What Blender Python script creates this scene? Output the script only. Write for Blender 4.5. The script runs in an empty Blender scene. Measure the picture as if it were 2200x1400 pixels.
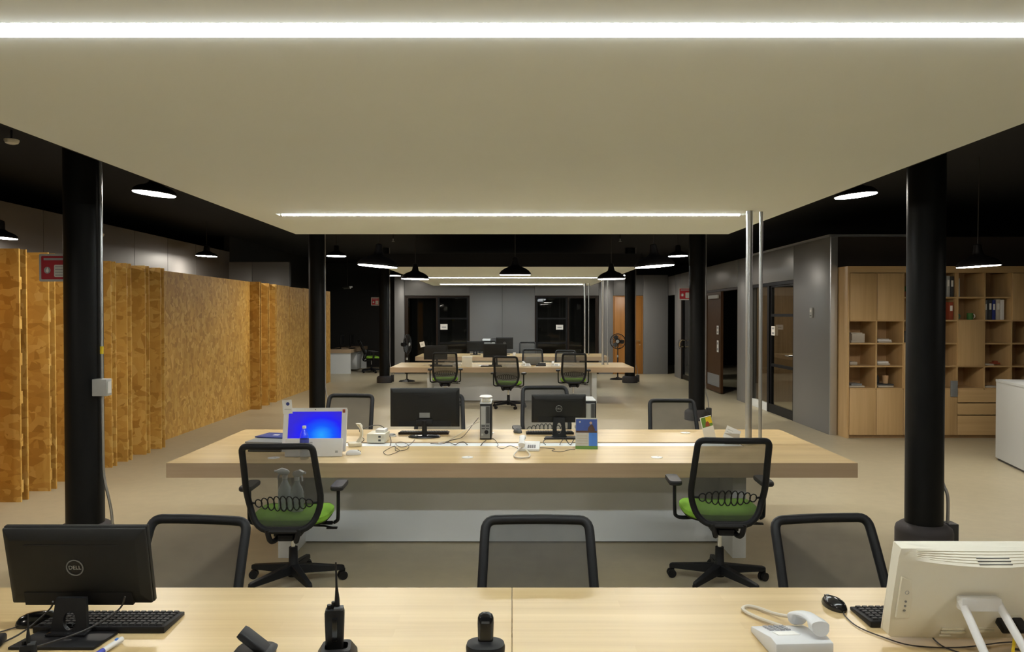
import bpy, bmesh, math, random
from mathutils import Vector, Matrix, Euler
random.seed(7)
PI = math.pi
scene = bpy.context.scene
COL = scene.collection

# ------------------------------------------------------------------ camera
FPX, CAMH, HOR = 1600.0, 1.8, 677.0
PITCH = math.atan((700.0 - HOR) / FPX)
cam_data = bpy.data.cameras.new('camera')
cam_data.sensor_fit = 'HORIZONTAL'; cam_data.sensor_width = 36.0
cam_data.lens = 36.0 * FPX / 2200.0
cam_data.clip_start = 0.05; cam_data.clip_end = 100
cam = bpy.data.objects.new('camera', cam_data); COL.objects.link(cam)
cam.location = (0, 0, CAMH); cam.rotation_euler = (PI/2 - PITCH, 0, 0)
scene.camera = cam

def ray(x, y):
    u = (x - 1100.0) / FPX; v = (700.0 - y) / FPX
    return Vector((u, math.cos(PITCH) + v*math.sin(PITCH), -math.sin(PITCH) + v*math.cos(PITCH)))
def gz(x, y, z=0.0):
    d = ray(x, y); t = (z - CAMH) / d.z
    return Vector((d.x*t, d.y*t, z))
def gy(x, y, Y):
    d = ray(x, y); t = Y / d.y
    return Vector((d.x*t, Y, CAMH + d.z*t))

# ------------------------------------------------------------------ world, exposure
world = bpy.data.worlds.new('world'); scene.world = world
world.use_nodes = True
world.node_tree.nodes['Background'].inputs[0].default_value = (0.5, 0.6, 0.8, 1)
world.node_tree.nodes['Background'].inputs[1].default_value = 0.0
vs = scene.view_settings
vs.view_transform = 'Standard'; vs.look = 'None'; vs.gamma = 1.0; vs.use_curve_mapping = False
vs.exposure = 0.13
STRIP_L = 64.0      # radiance of the linear ceiling tubes
LAMP_L = 122.0      # radiance of the small pendant diffusers
DOME_L = 48.0       # radiance of the wide dome pendants

# ------------------------------------------------------------------ materials
def srgb(r, g, b):
    f = lambda c: (c/255/12.92) if c/255 <= 0.04045 else ((c/255 + 0.055)/1.055)**2.4
    return (f(r), f(g), f(b))
def new_mat(name):
    m = bpy.data.materials.new(name); m.use_nodes = True
    nt = m.node_tree; b = nt.nodes['Principled BSDF']
    return m, nt, b
def mix_rgb(nt, fac, a, b):
    n = nt.nodes.new('ShaderNodeMix'); n.data_type = 'RGBA'
    if isinstance(fac, float): n.inputs[0].default_value = fac
    else: nt.links.new(fac, n.inputs[0])
    for i, c in ((6, a), (7, b)):
        if isinstance(c, tuple): n.inputs[i].default_value = (*c[:3], 1)
        else: nt.links.new(c, n.inputs[i])
    return n.outputs[2]
def noise(nt, vec, scale, detail=3.0, rough=0.55):
    n = nt.nodes.new('ShaderNodeTexNoise'); n.inputs['Scale'].default_value = scale
    n.inputs['Detail'].default_value = detail; n.inputs['Roughness'].default_value = rough
    if vec is not None: nt.links.new(vec, n.inputs['Vector'])
    return n
def mapping(nt, src, scale=(1,1,1), rot=(0,0,0)):
    mp = nt.nodes.new('ShaderNodeMapping'); mp.inputs['Scale'].default_value = scale
    mp.inputs['Rotation'].default_value = rot; nt.links.new(src, mp.inputs['Vector'])
    return mp.outputs[0]
def ramp(nt, fac, stops):
    r = nt.nodes.new('ShaderNodeValToRGB'); nt.links.new(fac, r.inputs[0])
    e = r.color_ramp.elements
    e[0].position, e[0].color = stops[0][0], (*stops[0][1], 1)
    e[1].position, e[1].color = stops[-1][0], (*stops[-1][1], 1)
    for p, c in stops[1:-1]:
        k = e.new(p); k.color = (*c, 1)
    return r.outputs[0]
def bump(nt, b, h, strength, dist=0.002):
    n = nt.nodes.new('ShaderNodeBump'); n.inputs['Strength'].default_value = strength
    n.inputs['Distance'].default_value = dist
    nt.links.new(h, n.inputs['Height']); nt.links.new(n.outputs[0], b.inputs['Normal'])
MATS = {}
def plain(name, col, rough=0.5, metal=0.0, var=0.08, scale=30, spec=0.5, trans=0.0):
    m, nt, b = new_mat(name)
    tc = nt.nodes.new('ShaderNodeTexCoord')
    n = noise(nt, tc.outputs['Object'], scale)
    lo = tuple(c*(1-var) for c in col); hi = tuple(min(1, c*(1+var)) for c in col)
    nt.links.new(mix_rgb(nt, n.outputs[0], lo, hi), b.inputs['Base Color'])
    b.inputs['Roughness'].default_value = rough; b.inputs['Metallic'].default_value = metal
    b.inputs['Specular IOR Level'].default_value = spec
    if trans: b.inputs['Transmission Weight'].default_value = trans
    MATS[name] = m
    return m
def emissive(name, col, strength):
    m, nt, b = new_mat(name)
    b.inputs['Base Color'].default_value = (0.8, 0.8, 0.8, 1)
    b.inputs['Emission Color'].default_value = (*col, 1)
    b.inputs['Emission Strength'].default_value = strength
    MATS[name] = m
    return m
M = MATS
plain('soffit', (0.78, 0.81, 0.78), 0.7, var=0.015, scale=2)
plain('black_ceiling', (0.003, 0.003, 0.005), 0.9, scale=3)
plain('dark_wall', (0.020, 0.019, 0.018), 0.6, scale=2)
plain('brown_wall', (0.060, 0.045, 0.036), 0.6, scale=2)
plain('grey_panel', (0.185, 0.185, 0.187), 0.38, var=0.04, scale=1.5)
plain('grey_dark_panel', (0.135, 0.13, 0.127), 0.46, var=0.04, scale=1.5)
plain('column_black', (0.004, 0.0045, 0.005), 0.5, scale=4, spec=0.22)
plain('plinth_dark', (0.045, 0.04, 0.042), 0.7, scale=8)
plain('white_laminate', (0.84, 0.88, 0.90), 0.4, var=0.02, scale=3)
plain('counter_grey', (0.50, 0.52, 0.52), 0.45, var=0.02, scale=3)
plain('key_black', (0.018, 0.018, 0.019), 0.5, spec=0.3)
plain('white_plastic', (0.80, 0.80, 0.79), 0.35, var=0.02)
plain('cream_plastic', (0.74, 0.70, 0.57), 0.4, var=0.03)
plain('ivory_shell', (0.80, 0.77, 0.66), 0.42, var=0.02)
plain('phone_grey', (0.66, 0.67, 0.68), 0.42, var=0.02)
plain('grey_plastic', (0.22, 0.23, 0.235), 0.45)
plain('light_grey', (0.42, 0.43, 0.42), 0.5)
plain('dark_grey', (0.05, 0.052, 0.055), 0.5)
plain('black_plastic', (0.008, 0.008, 0.009), 0.5, spec=0.3)
plain('black_gloss', (0.010, 0.010, 0.011), 0.18)
plain('monitor_back', (0.011, 0.011, 0.0105), 0.55, spec=0.3)
plain('chair_frame', (0.008, 0.0085, 0.010), 0.55, spec=0.28)
plain('chair_pad', (0.022, 0.022, 0.023), 0.5, spec=0.35)
plain('green_fabric', (0.21, 0.43, 0.035), 0.9, var=0.15, scale=120)
plain('green_dark', (0.03, 0.07, 0.015), 0.9)
plain('chrome', (0.75, 0.76, 0.77), 0.25, 1.0, var=0.03)
plain('brushed_steel', (0.55, 0.56, 0.56), 0.38, 1.0, var=0.06, scale=60)
plain('conduit_grey', (0.42, 0.41, 0.40), 0.4, 0.6)
plain('conduit_black', (0.03, 0.03, 0.032), 0.5)
plain('sign_red', srgb(165, 22, 40), 0.5, var=0.03)
plain('paper', (0.85, 0.84, 0.80), 0.8, var=0.02)
plain('paper_aged', (0.55, 0.50, 0.42), 0.8, var=0.08)
plain('ink', (0.03, 0.03, 0.04), 0.7)
plain('ink_grey', (0.35, 0.35, 0.37), 0.7)
plain('folder_blue', srgb(50, 62, 130), 0.5)
plain('cal_blue', srgb(48, 78, 160), 0.5, var=0.25, scale=12)
plain('cal_sky', srgb(70, 130, 225), 0.5)
plain('cal_green', srgb(98, 140, 50), 0.5)
plain('cal_grey', srgb(205, 205, 200), 0.6)
plain('figure_brown', srgb(84, 58, 46), 0.6)
plain('skin_print', srgb(190, 165, 150), 0.6)
plain('cord_dark', (0.035, 0.030, 0.028), 0.6)
plain('cord_light', (0.62, 0.57, 0.48), 0.5)
plain('cord_yellow', srgb(235, 205, 40), 0.45)
plain('label_blue', srgb(70, 80, 170), 0.4)
plain('terracotta', srgb(150, 92, 60), 0.7)
plain('leaf_green', srgb(70, 120, 60), 0.7)
plain('teal', srgb(60, 140, 130), 0.4)
plain('red_book', srgb(150, 70, 45), 0.6)
plain('tan_cup', srgb(200, 165, 125), 0.6)
plain('door_wood_dark', (0.060, 0.026, 0.008), 0.5, var=0.2, scale=6, spec=0.25)
plain('frame_brown', (0.016, 0.008, 0.004), 0.5, scale=6, spec=0.25)
plain('frame_black', (0.006, 0.006, 0.007), 0.5, spec=0.2)
plain('brass', (0.72, 0.60, 0.38), 0.3, 1.0)
plain('lamp_black', (0.005, 0.004, 0.004), 0.55, spec=0.2)
emissive('tube_glow', (0.935, 0.985, 0.995), STRIP_L)
emissive('lamp_glow', (1.0, 0.92, 0.80), LAMP_L)
emissive('dome_glow', (1.0, 0.92, 0.80), DOME_L)
emissive('room_glow', (1.0, 0.86, 0.66), 30.0)
emissive('window_blue', srgb(100, 140, 210), 0.55)

def grain_wood(name, c_lo, c_mid, c_hi, axis, rough, stave=0.0):
    """long-grained laminate; axis = grain direction (0 x, 1 y, 2 z)"""
    m, nt, b = new_mat(name)
    tc = nt.nodes.new('ShaderNodeTexCoord'); src = tc.outputs['Object']
    s = [34.0, 34.0, 34.0]; s[axis] = 1.1
    n1 = noise(nt, mapping(nt, src, tuple(s)), 1.0, 5.0)
    s2 = [7.0, 7.0, 7.0]; s2[axis] = 0.6
    n2 = noise(nt, mapping(nt, src, tuple(s2)), 1.0, 2.0)
    mx = nt.nodes.new('ShaderNodeMath'); mx.operation = 'ADD'
    nt.links.new(n1.outputs[0], mx.inputs[0]); nt.links.new(n2.outputs[0], mx.inputs[1])
    hf = nt.nodes.new('ShaderNodeMath'); hf.operation = 'MULTIPLY'; hf.inputs[1].default_value = 0.5
    nt.links.new(mx.outputs[0], hf.inputs[0])
    col = ramp(nt, hf.outputs[0], [(0.32, c_lo), (0.5, c_mid), (0.68, c_hi)])
    if stave:
        br = nt.nodes.new('ShaderNodeTexBrick')
        br.inputs['Scale'].default_value = 1.0
        br.inputs['Brick Width'].default_value = 0.78; br.inputs['Row Height'].default_value = 0.062
        br.inputs['Mortar Size'].default_value = 0.0
        br.inputs['Color1'].default_value = (1, 1, 1, 1)
        k = 1.0 - stave
        br.inputs['Color2'].default_value = (k, k*0.97, k*0.92, 1)
        mp = mapping(nt, src, (1, 1, 1), (0, 0, 0))
        nt.links.new(mp, br.inputs['Vector'])
        mm = nt.nodes.new('ShaderNodeMix'); mm.data_type = 'RGBA'; mm.blend_type = 'MULTIPLY'
        mm.inputs[0].default_value = 1.0
        nt.links.new(col, mm.inputs[6]); nt.links.new(br.outputs[0], mm.inputs[7])
        col = mm.outputs[2]
    nt.links.new(col, b.inputs['Base Color'])
    b.inputs['Roughness'].default_value = rough
    bump(nt, b, n1.outputs[0], 0.06, 0.001)
    MATS[name] = m
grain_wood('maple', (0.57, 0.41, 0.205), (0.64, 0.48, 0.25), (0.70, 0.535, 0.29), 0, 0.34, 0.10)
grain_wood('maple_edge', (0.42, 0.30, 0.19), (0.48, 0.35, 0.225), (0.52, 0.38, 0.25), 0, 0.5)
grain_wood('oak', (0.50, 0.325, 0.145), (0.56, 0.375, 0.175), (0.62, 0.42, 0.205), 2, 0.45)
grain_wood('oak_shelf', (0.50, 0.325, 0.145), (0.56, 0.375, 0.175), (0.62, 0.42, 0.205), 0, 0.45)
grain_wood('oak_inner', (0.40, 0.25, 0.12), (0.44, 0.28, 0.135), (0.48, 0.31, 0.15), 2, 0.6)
grain_wood('door_orange', (0.30, 0.125, 0.022), (0.36, 0.155, 0.03), (0.41, 0.18, 0.04), 2, 0.4)
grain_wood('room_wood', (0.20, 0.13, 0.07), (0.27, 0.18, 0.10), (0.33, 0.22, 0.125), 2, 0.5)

def floor_material():
    m, nt, b = new_mat('floor_concrete')
    tc = nt.nodes.new('ShaderNodeTexCoord'); src = tc.outputs['Object']
    n1 = noise(nt, src, 0.7, 4.0); n2 = noise(nt, src, 9.0, 5.0)
    c1 = mix_rgb(nt, n1.outputs[0], (0.45, 0.40, 0.275), (0.55, 0.492, 0.35))
    c2 = mix_rgb(nt, n2.outputs[0], (0.86, 0.86, 0.86), (1.08, 1.07, 1.05))
    mm = nt.nodes.new('ShaderNodeMix'); mm.data_type = 'RGBA'; mm.blend_type = 'MULTIPLY'
    mm.inputs[0].default_value = 1.0
    nt.links.new(c1, mm.inputs[6]); nt.links.new(c2, mm.inputs[7])
    nt.links.new(mm.outputs[2], b.inputs['Base Color'])
    rr = nt.nodes.new('ShaderNodeMapRange'); nt.links.new(n1.outputs[0], rr.inputs[0])
    rr.inputs[3].default_value = 0.30; rr.inputs[4].default_value = 0.42
    nt.links.new(rr.outputs[0], b.inputs['Roughness'])
    MATS['floor'] = m
floor_material()

def osb_material():
    """pressed wood flakes: three layers of stretched cells at different angles"""
    m, nt, b = new_mat('osb_board')
    tc = nt.nodes.new('ShaderNodeTexCoord'); src = tc.outputs['Object']
    nz = noise(nt, src, 5.0, 2.0)
    warp = nt.nodes.new('ShaderNodeMix'); warp.data_type = 'VECTOR'; warp.inputs[0].default_value = 0.06
    nt.links.new(src, warp.inputs[4]); nt.links.new(nz.outputs[1], warp.inputs[5])
    w = warp.outputs[1]
    cols, fs = [], []
    for i, (rot, sc) in enumerate((((0.5, 0.6, 0.2), (1, 1, 1)), ((-0.7, 0.3, 1.2), (1, 1, 1)), ((1.6, -0.5, -0.6), (1, 1, 1)))):
        mp = mapping(nt, w, (7, 15, 15), rot) if i < 2 else mapping(nt, w, (15, 15, 6), rot)
        v = nt.nodes.new('ShaderNodeTexVoronoi'); v.inputs['Scale'].default_value = 1.0
        nt.links.new(mp, v.inputs['Vector'])
        sp = nt.nodes.new('ShaderNodeSeparateColor'); nt.links.new(v.outputs['Color'], sp.inputs[0])
        cols.append(sp.outputs[0]); fs.append(sp.outputs[1])
    gt = nt.nodes.new('ShaderNodeMath'); gt.operation = 'GREATER_THAN'; gt.inputs[1].default_value = 0.55
    nt.links.new(fs[0], gt.inputs[0])
    gt2 = nt.nodes.new('ShaderNodeMath'); gt2.operation = 'GREATER_THAN'; gt2.inputs[1].default_value = 0.6
    nt.links.new(fs[1], gt2.inputs[0])
    r = [ramp(nt, c, [(0.0, (0.47, 0.245, 0.042)), (0.35, (0.60, 0.33, 0.066)), (0.75, (0.67, 0.395, 0.088)), (1.0, (0.76, 0.49, 0.14))]) for c in cols]
    a = mix_rgb(nt, gt.outputs[0], r[0], r[1])
    c = mix_rgb(nt, gt2.outputs[0], a, r[2])
    big = noise(nt, src, 1.7, 3.0)
    tone = mix_rgb(nt, big.outputs[0], (0.72, 0.72, 0.72), (1.12, 1.12, 1.12))
    mm = nt.nodes.new('ShaderNodeMix'); mm.data_type = 'RGBA'; mm.blend_type = 'MULTIPLY'; mm.inputs[0].default_value = 1.0
    nt.links.new(c, mm.inputs[6]); nt.links.new(tone, mm.inputs[7])
    nt.links.new(mm.outputs[2], b.inputs['Base Color'])
    b.inputs['Roughness'].default_value = 0.55
    bump(nt, b, cols[0], 0.25, 0.003)
    MATS['osb'] = m
osb_material()

def mesh_fabric(name, col, alpha):
    m, nt, b = new_mat(name)
    b.inputs['Base Color'].default_value = (*col, 1); b.inputs['Roughness'].default_value = 0.8
    tr = nt.nodes.new('ShaderNodeBsdfTransparent')
    mx = nt.nodes.new('ShaderNodeMixShader')
    tc = nt.nodes.new('ShaderNodeTexCoord')
    n = noise(nt, tc.outputs['Object'], 14.0, 1.0)
    mr = nt.nodes.new('ShaderNodeMapRange'); nt.links.new(n.outputs[0], mr.inputs[0])
    mr.inputs[3].default_value = alpha - 0.03; mr.inputs[4].default_value = alpha + 0.03
    nt.links.new(mr.outputs[0], mx.inputs[0])
    nt.links.new(tr.outputs[0], mx.inputs[1]); nt.links.new(b.outputs[0], mx.inputs[2])
    nt.links.new(mx.outputs[0], nt.nodes['Material Output'].inputs[0])
    MATS[name] = m
mesh_fabric('chair_mesh', (0.045, 0.044, 0.042), 0.68)

def glass_material(name, tint, refl, rough=0.02):
    m, nt, b = new_mat(name)
    nt.nodes.remove(b)
    tr = nt.nodes.new('ShaderNodeBsdfTransparent'); tr.inputs[0].default_value = (*tint, 1)
    gl = nt.nodes.new('ShaderNodeBsdfGlossy'); gl.inputs['Roughness'].default_value = rough
    fr = nt.nodes.new('ShaderNodeFresnel'); fr.inputs[0].default_value = 1.45
    mu = nt.nodes.new('ShaderNodeMath'); mu.operation = 'MULTIPLY'; mu.inputs[1].default_value = refl
    geo = nt.nodes.new('ShaderNodeNewGeometry')
    inv = nt.nodes.new('ShaderNodeMath'); inv.operation = 'SUBTRACT'; inv.inputs[0].default_value = 1.0
    nt.links.new(geo.outputs['Backfacing'], inv.inputs[1])
    m2 = nt.nodes.new('ShaderNodeMath'); m2.operation = 'MULTIPLY'      # reflect once, on the outer face of the pane
    nt.links.new(fr.outputs[0], m2.inputs[0]); nt.links.new(inv.outputs[0], m2.inputs[1])
    nt.links.new(m2.outputs[0], mu.inputs[0])
    mx = nt.nodes.new('ShaderNodeMixShader')
    nt.links.new(mu.outputs[0], mx.inputs[0]); nt.links.new(tr.outputs[0], mx.inputs[1]); nt.links.new(gl.outputs[0], mx.inputs[2])
    nt.links.new(mx.outputs[0], nt.nodes['Material Output'].inputs[0])
    MATS[name] = m
glass_material('door_glass', (0.80, 0.82, 0.80), 1.2)
glass_material('bottle_clear', (0.90, 0.93, 0.97), 2.5, 0.10)
mesh_fabric('spray_clear', (0.62, 0.68, 0.70), 0.55)

def screen_material():
    m, nt, b = new_mat('screen_blue')
    tc = nt.nodes.new('ShaderNodeTexCoord')
    sx = nt.nodes.new('ShaderNodeSeparateXYZ'); nt.links.new(tc.outputs['Object'], sx.inputs[0])
    gr = nt.nodes.new('ShaderNodeTexGradient'); gr.gradient_type = 'SPHERICAL'
    mp = nt.nodes.new('ShaderNodeMapping'); mp.inputs['Location'].default_value = (-0.22, 0.0, -0.66)
    mp.inputs['Scale'].default_value = (4.2, 0.01, 5.2)
    nt.links.new(tc.outputs['Object'], mp.inputs['Vector']); nt.links.new(mp.outputs[0], gr.inputs[0])
    n = noise(nt, mapping(nt, tc.outputs['Object'], (3, 3, 14), (0, 0.4, 0)), 2.0, 2.0)
    ad = nt.nodes.new('ShaderNodeMath'); ad.operation = 'MULTIPLY_ADD'; ad.inputs[1].default_value = 0.16; ad.inputs[2].default_value = -0.06
    nt.links.new(n.outputs[0], ad.inputs[0])
    a2 = nt.nodes.new('ShaderNodeMath'); a2.operation = 'ADD'
    nt.links.new(gr.outputs[1], a2.inputs[0]); nt.links.new(ad.outputs[0], a2.inputs[1])
    col = ramp(nt, a2.outputs[0], [(0.0, srgb(52, 40, 200)), (0.35, srgb(30, 30, 240)), (0.65, srgb(8, 85, 245)), (1.0, srgb(40, 160, 250))])
    nt.links.new(col, b.inputs['Emission Color']); b.inputs['Emission Strength'].default_value = 0.95
    b.inputs['Base Color'].default_value = (0.01, 0.01, 0.02, 1); b.inputs['Roughness'].default_value = 0.7; b.inputs['Specular IOR Level'].default_value = 0.1
    MATS['screen_blue'] = m
screen_material()

# ------------------------------------------------------------------ mesh helpers
class G:
    def __init__(s): s.v = []; s.f = []
    def add(s, vs, fs, T=None):
        o = len(s.v)
        s.v += [tuple(T @ Vector(p)) if T is not None else tuple(p) for p in vs]
        s.f += [tuple(i + o for i in f) for f in fs]
        return s
    def box(s, x0, x1, y0, y1, z0, z1, T=None):
        vs = [(x0,y0,z0),(x1,y0,z0),(x1,y1,z0),(x0,y1,z0),(x0,y0,z1),(x1,y0,z1),(x1,y1,z1),(x0,y1,z1)]
        return s.add(vs, [(0,3,2,1),(4,5,6,7),(0,1,5,4),(1,2,6,5),(2,3,7,6),(3,0,4,7)], T)
    def cbox(s, c, size, T=None):
        return s.box(c[0]-size[0]/2, c[0]+size[0]/2, c[1]-size[1]/2, c[1]+size[1]/2, c[2]-size[2]/2, c[2]+size[2]/2, T)
    def loft(s, rings, caps=True, closed=True, T=None):
        n = len(rings[0]); vs = [p for r in rings for p in r]; fs = []
        for i in range(len(rings)-1):
            for j in range(n if closed else n-1):
                k = (j+1) % n
                fs.append((i*n+j, i*n+k, (i+1)*n+k, (i+1)*n+j))
        if caps:
            fs.append(tuple(reversed(range(n)))); b = (len(rings)-1)*n
            fs.append(tuple(b + j for j in range(n)))
        return s.add(vs, fs, T)
    def lathe(s, prof, n=24, c=(0,0,0), T=None, caps=True):
        rings = [[(c[0]+r*math.cos(2*PI*j/n), c[1]+r*math.sin(2*PI*j/n), c[2]+z) for j in range(n)] for r, z in prof]
        return s.loft(rings, caps, True, T)
    def tube(s, pts, r, n=8, closed=False, flat=None, T=None):
        """swept circle; flat=(a,b,axis) gives an oval/box-like section fixed to a reference axis"""
        P = [Vector(p) for p in pts]; m = len(P); rings = []
        up = None
        for i in range(m):
            if closed: t = (P[(i+1) % m] - P[i-1])
            else: t = P[min(i+1, m-1)] - P[max(i-1, 0)]
            t.normalize()
            if flat:
                a = Vector(flat[2]); a = (a - t*a.dot(t)).normalized()
            else:
                if up is None:
                    a = Vector((0,0,1)) if abs(t.z) < 0.9 else Vector((1,0,0))
                else: a = up
                a = (a - t*a.dot(t))
                a = a.normalized() if a.length > 1e-6 else t.orthogonal().normalized()
                up = a
            bb = t.cross(a)
            ra, rb = (flat[0], flat[1]) if flat else ((r[i], r[i]) if isinstance(r, (list, tuple)) else (r, r))
            rings.append([tuple(P[i] + a*ra*math.cos(2*PI*j/n) + bb*rb*math.sin(2*PI*j/n)) for j in range(n)])
        if closed:
            rings.append(rings[0]); return s.loft(rings, False, True, T)
        return s.loft(rings, True, True, T)
    def cyl(s, p0, p1, r0, r1=None, n=14, T=None):
        r1 = r0 if r1 is None else r1
        return s.tube([p0, p1], [r0, r1], n, T=T)
    def prism(s, outline, axis, a0, a1, T=None):
        """extrude a 2-D outline; axis 'x','y','z' is the extrusion axis"""
        def p(u, v, w):
            return {'z': (u, v, w), 'y': (u, w, v), 'x': (w, u, v)}[axis]
        return s.loft([[p(u, v, a0) for u, v in outline], [p(u, v, a1) for u, v in outline]], True, True, T)
    def sphere(s, c, r, n=16, m=10, sq=(1,1,1), T=None):
        rings = []
        for i in range(1, m):
            a = PI*i/m - PI/2
            rings.append([(c[0]+r*sq[0]*math.cos(a)*math.cos(2*PI*j/n), c[1]+r*sq[1]*math.cos(a)*math.sin(2*PI*j/n), c[2]+r*sq[2]*math.sin(a)) for j in range(n)])
        return s.loft(rings, True, True, T)

def build(name, g, bevel=0.0, seg=2, angle=38):
    me = bpy.data.meshes.new(name)
    me.from_pydata(g.v, [], g.f)
    bm = bmesh.new(); bm.from_mesh(me)
    bmesh.ops.remove_doubles(bm, verts=bm.verts, dist=1e-6)
    bmesh.ops.recalc_face_normals(bm, faces=bm.faces)
    if bevel:
        es = [e for e in bm.edges if len(e.link_faces) == 2 and e.calc_face_angle(0) > math.radians(30)]
        bmesh.ops.bevel(bm, geom=es, offset=bevel, segments=seg, affect='EDGES', profile=0.5, clamp_overlap=True)
    lim = math.radians(angle)
    for e in bm.edges:
        e.smooth = not (len(e.link_faces) != 2 or e.calc_face_angle(0) > lim)
    for f in bm.faces: f.smooth = True
    bm.to_mesh(me); bm.free()
    return me
def obj(name, g, mat, parent=None, bevel=0.0, loc=None, rot=None, seg=2):
    me = g if isinstance(g, bpy.types.Mesh) else build(name, g, bevel, seg)
    if mat is not None and not me.materials: me.materials.append(MATS[mat])
    o = bpy.data.objects.new(name, me); COL.objects.link(o)
    if parent is not None: o.parent = parent
    if loc is not None: o.location = loc
    if rot is not None: o.rotation_euler = rot
    return o
def tag(o, label, cat, group=None):
    o['label'] = label; o['category'] = cat
    if group: o['group'] = group
    return o
def thing(name, label, cat, loc=(0,0,0), rz=0.0, group=None, rot=None):
    o = bpy.data.objects.new(name, None); COL.objects.link(o)
    o.empty_display_size = 0.1
    o.location = loc; o.rotation_euler = rot if rot is not None else (0, 0, rz)
    return tag(o, label, cat, group)
def struct(name, g, mat, parent=None, bevel=0.0, loc=None, rot=None):
    o = obj(name, g, mat, parent, bevel, loc, rot)
    if parent is None: o['kind'] = 'structure'
    return o
def dup(root, loc, rz, label, group=None):
    r = root.copy(); COL.objects.link(r); r.location = loc; r.rotation_euler = (0, 0, rz)
    r['label'] = label
    if group: r['group'] = group
    for ch in list(root.children):
        c = ch.copy(); COL.objects.link(c); c.parent = r
        for sub in list(ch.children):
            d = sub.copy(); COL.objects.link(d); d.parent = c
    return r
def text_mesh(body, size, depth=0.0008):
    cu = bpy.data.curves.new('lettering', 'FONT'); cu.body = body; cu.size = size
    cu.extrude = depth; cu.align_x = 'CENTER'; cu.align_y = 'CENTER'
    tmp = bpy.data.objects.new('lettering_tmp', cu); COL.objects.link(tmp)
    dg = bpy.context.evaluated_depsgraph_get()
    me = bpy.data.meshes.new_from_object(tmp.evaluated_get(dg))
    bpy.data.objects.remove(tmp); bpy.data.curves.remove(cu)
    me.materials.clear()
    return me
def rrect(w, h, r, n=5):
    pts = []
    for cx, cy, a0 in ((w/2-r, h/2-r, 0), (-w/2+r, h/2-r, PI/2), (-w/2+r, -h/2+r, PI), (w/2-r, -h/2+r, 1.5*PI)):
        for k in range(n+1):
            a = a0 + PI/2*k/n
            pts.append((cx + r*math.cos(a), cy + r*math.sin(a)))
    return pts
def smooth_path(pts, k=6):
    """Catmull-Rom through points"""
    P = [Vector(p) for p in pts]; out = []
    for i in range(len(P)-1):
        p0 = P[max(i-1, 0)]; p1 = P[i]; p2 = P[i+1]; p3 = P[min(i+2, len(P)-1)]
        for j in range(k):
            t = j/k
            out.append(0.5*((2*p1) + (p2-p0)*t + (2*p0-5*p1+4*p2-p3)*t*t + (3*p1-p0-3*p2+p3)*t**3))
    out.append(P[-1])
    return out

# ================================================================== SETTING
struct('floor', G().box(-12, 12, -4, 27, -0.1, 0.0), 'floor')
struct('ceiling', G().box(-12, 12, -4, 27, 3.6, 3.7), 'black_ceiling')
struct('wall_back', G().box(-12, 12, -4.1, -4.0, 0, 3.6), 'grey_panel')
struct('wall_outer_right', G().box(12, 12.1, -4, 11.42, 0, 3.6), 'brown_wall')
struct('wall_outer_left', G().box(-12.1, -12, -4, 27, 0, 3.6), 'dark_wall')
struct('wall_rear', G().box(-12, 12, 27, 27.1, 0, 3.6), 'dark_wall')

# left grey wall behind the chipboard partition, clad in tall panels
wl = struct('wall_left', G().box(-6.55, -6.42, -4, 16.84, 0, 3.23), 'dark_wall')
pm = build('panel', G().box(-0.02, 0.02, 0.004, 1.216, 0, 3.23), 0.002, 1)
y = -3.26
while y < 16.2:
    obj('panel', pm, 'grey_dark_panel', wl, loc=(-6.40, y, 0)); y += 1.22
obj('panel', G().box(-6.42, -6.38, 16.264, 16.84, 0, 3.23), 'grey_dark_panel', wl)
wp = struct('wall_left_return', G().box(-6.38, -5.03, 16.84, 16.96, 0, 3.0), 'dark_wall')
for x0, x1 in ((-6.38, -5.86), (-5.852, -5.03)):
    obj('panel', G().box(x0, x1, 16.80, 16.84, 0, 3.0), 'grey_panel', wp, 0.002)
struct('wall_alcove_left', G().box(-6.55, -6.42, 16.96, 26.0, 0, 3.6), 'dark_wall')
struct('wall_alcove', G().box(-6.42, -3.62, 25.9, 26.0, 0, 3.6), 'dark_wall')
struct('wall_alcove_right', G().box(-3.62, -3.50, 22.95, 26.0, 0, 3.6), 'dark_wall')

# far wall with two glazed double doors and a timber door
wf = struct('wall_far', G().box(-3.50, 4.78, 22.86, 22.95, 2.40, 3.03)
            .box(-3.50, -3.29, 22.86, 22.95, 0, 2.40).box(-1.30, 0.70, 22.86, 22.95, 0, 2.40)
            .box(2.66, 3.10, 22.86, 22.95, 0, 2.40).box(4.02, 4.78, 22.86, 22.95, 0, 2.40), 'dark_wall')
for x0, x1, z0, z1 in ((-3.60, -3.30, 0, 3.03), (-3.29, -1.30, 2.405, 3.03), (-1.295, -0.304, 0, 3.03), (-0.296, 0.695, 0, 3.03),
                       (0.70, 2.66, 2.405, 3.03), (2.665, 3.098, 0, 3.03), (3.106, 4.02, 2.405, 3.03), (4.026, 4.78, 0, 3.03)):
    obj('panel', G().box(x0, x1, 22.82, 22.86, z0, z1), 'grey_panel', wf, 0.003)
struct('wall_far_room', G().box(-3.5, 5.0, 26.0, 26.1, 0, 3.6), 'dark_wall')

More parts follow.
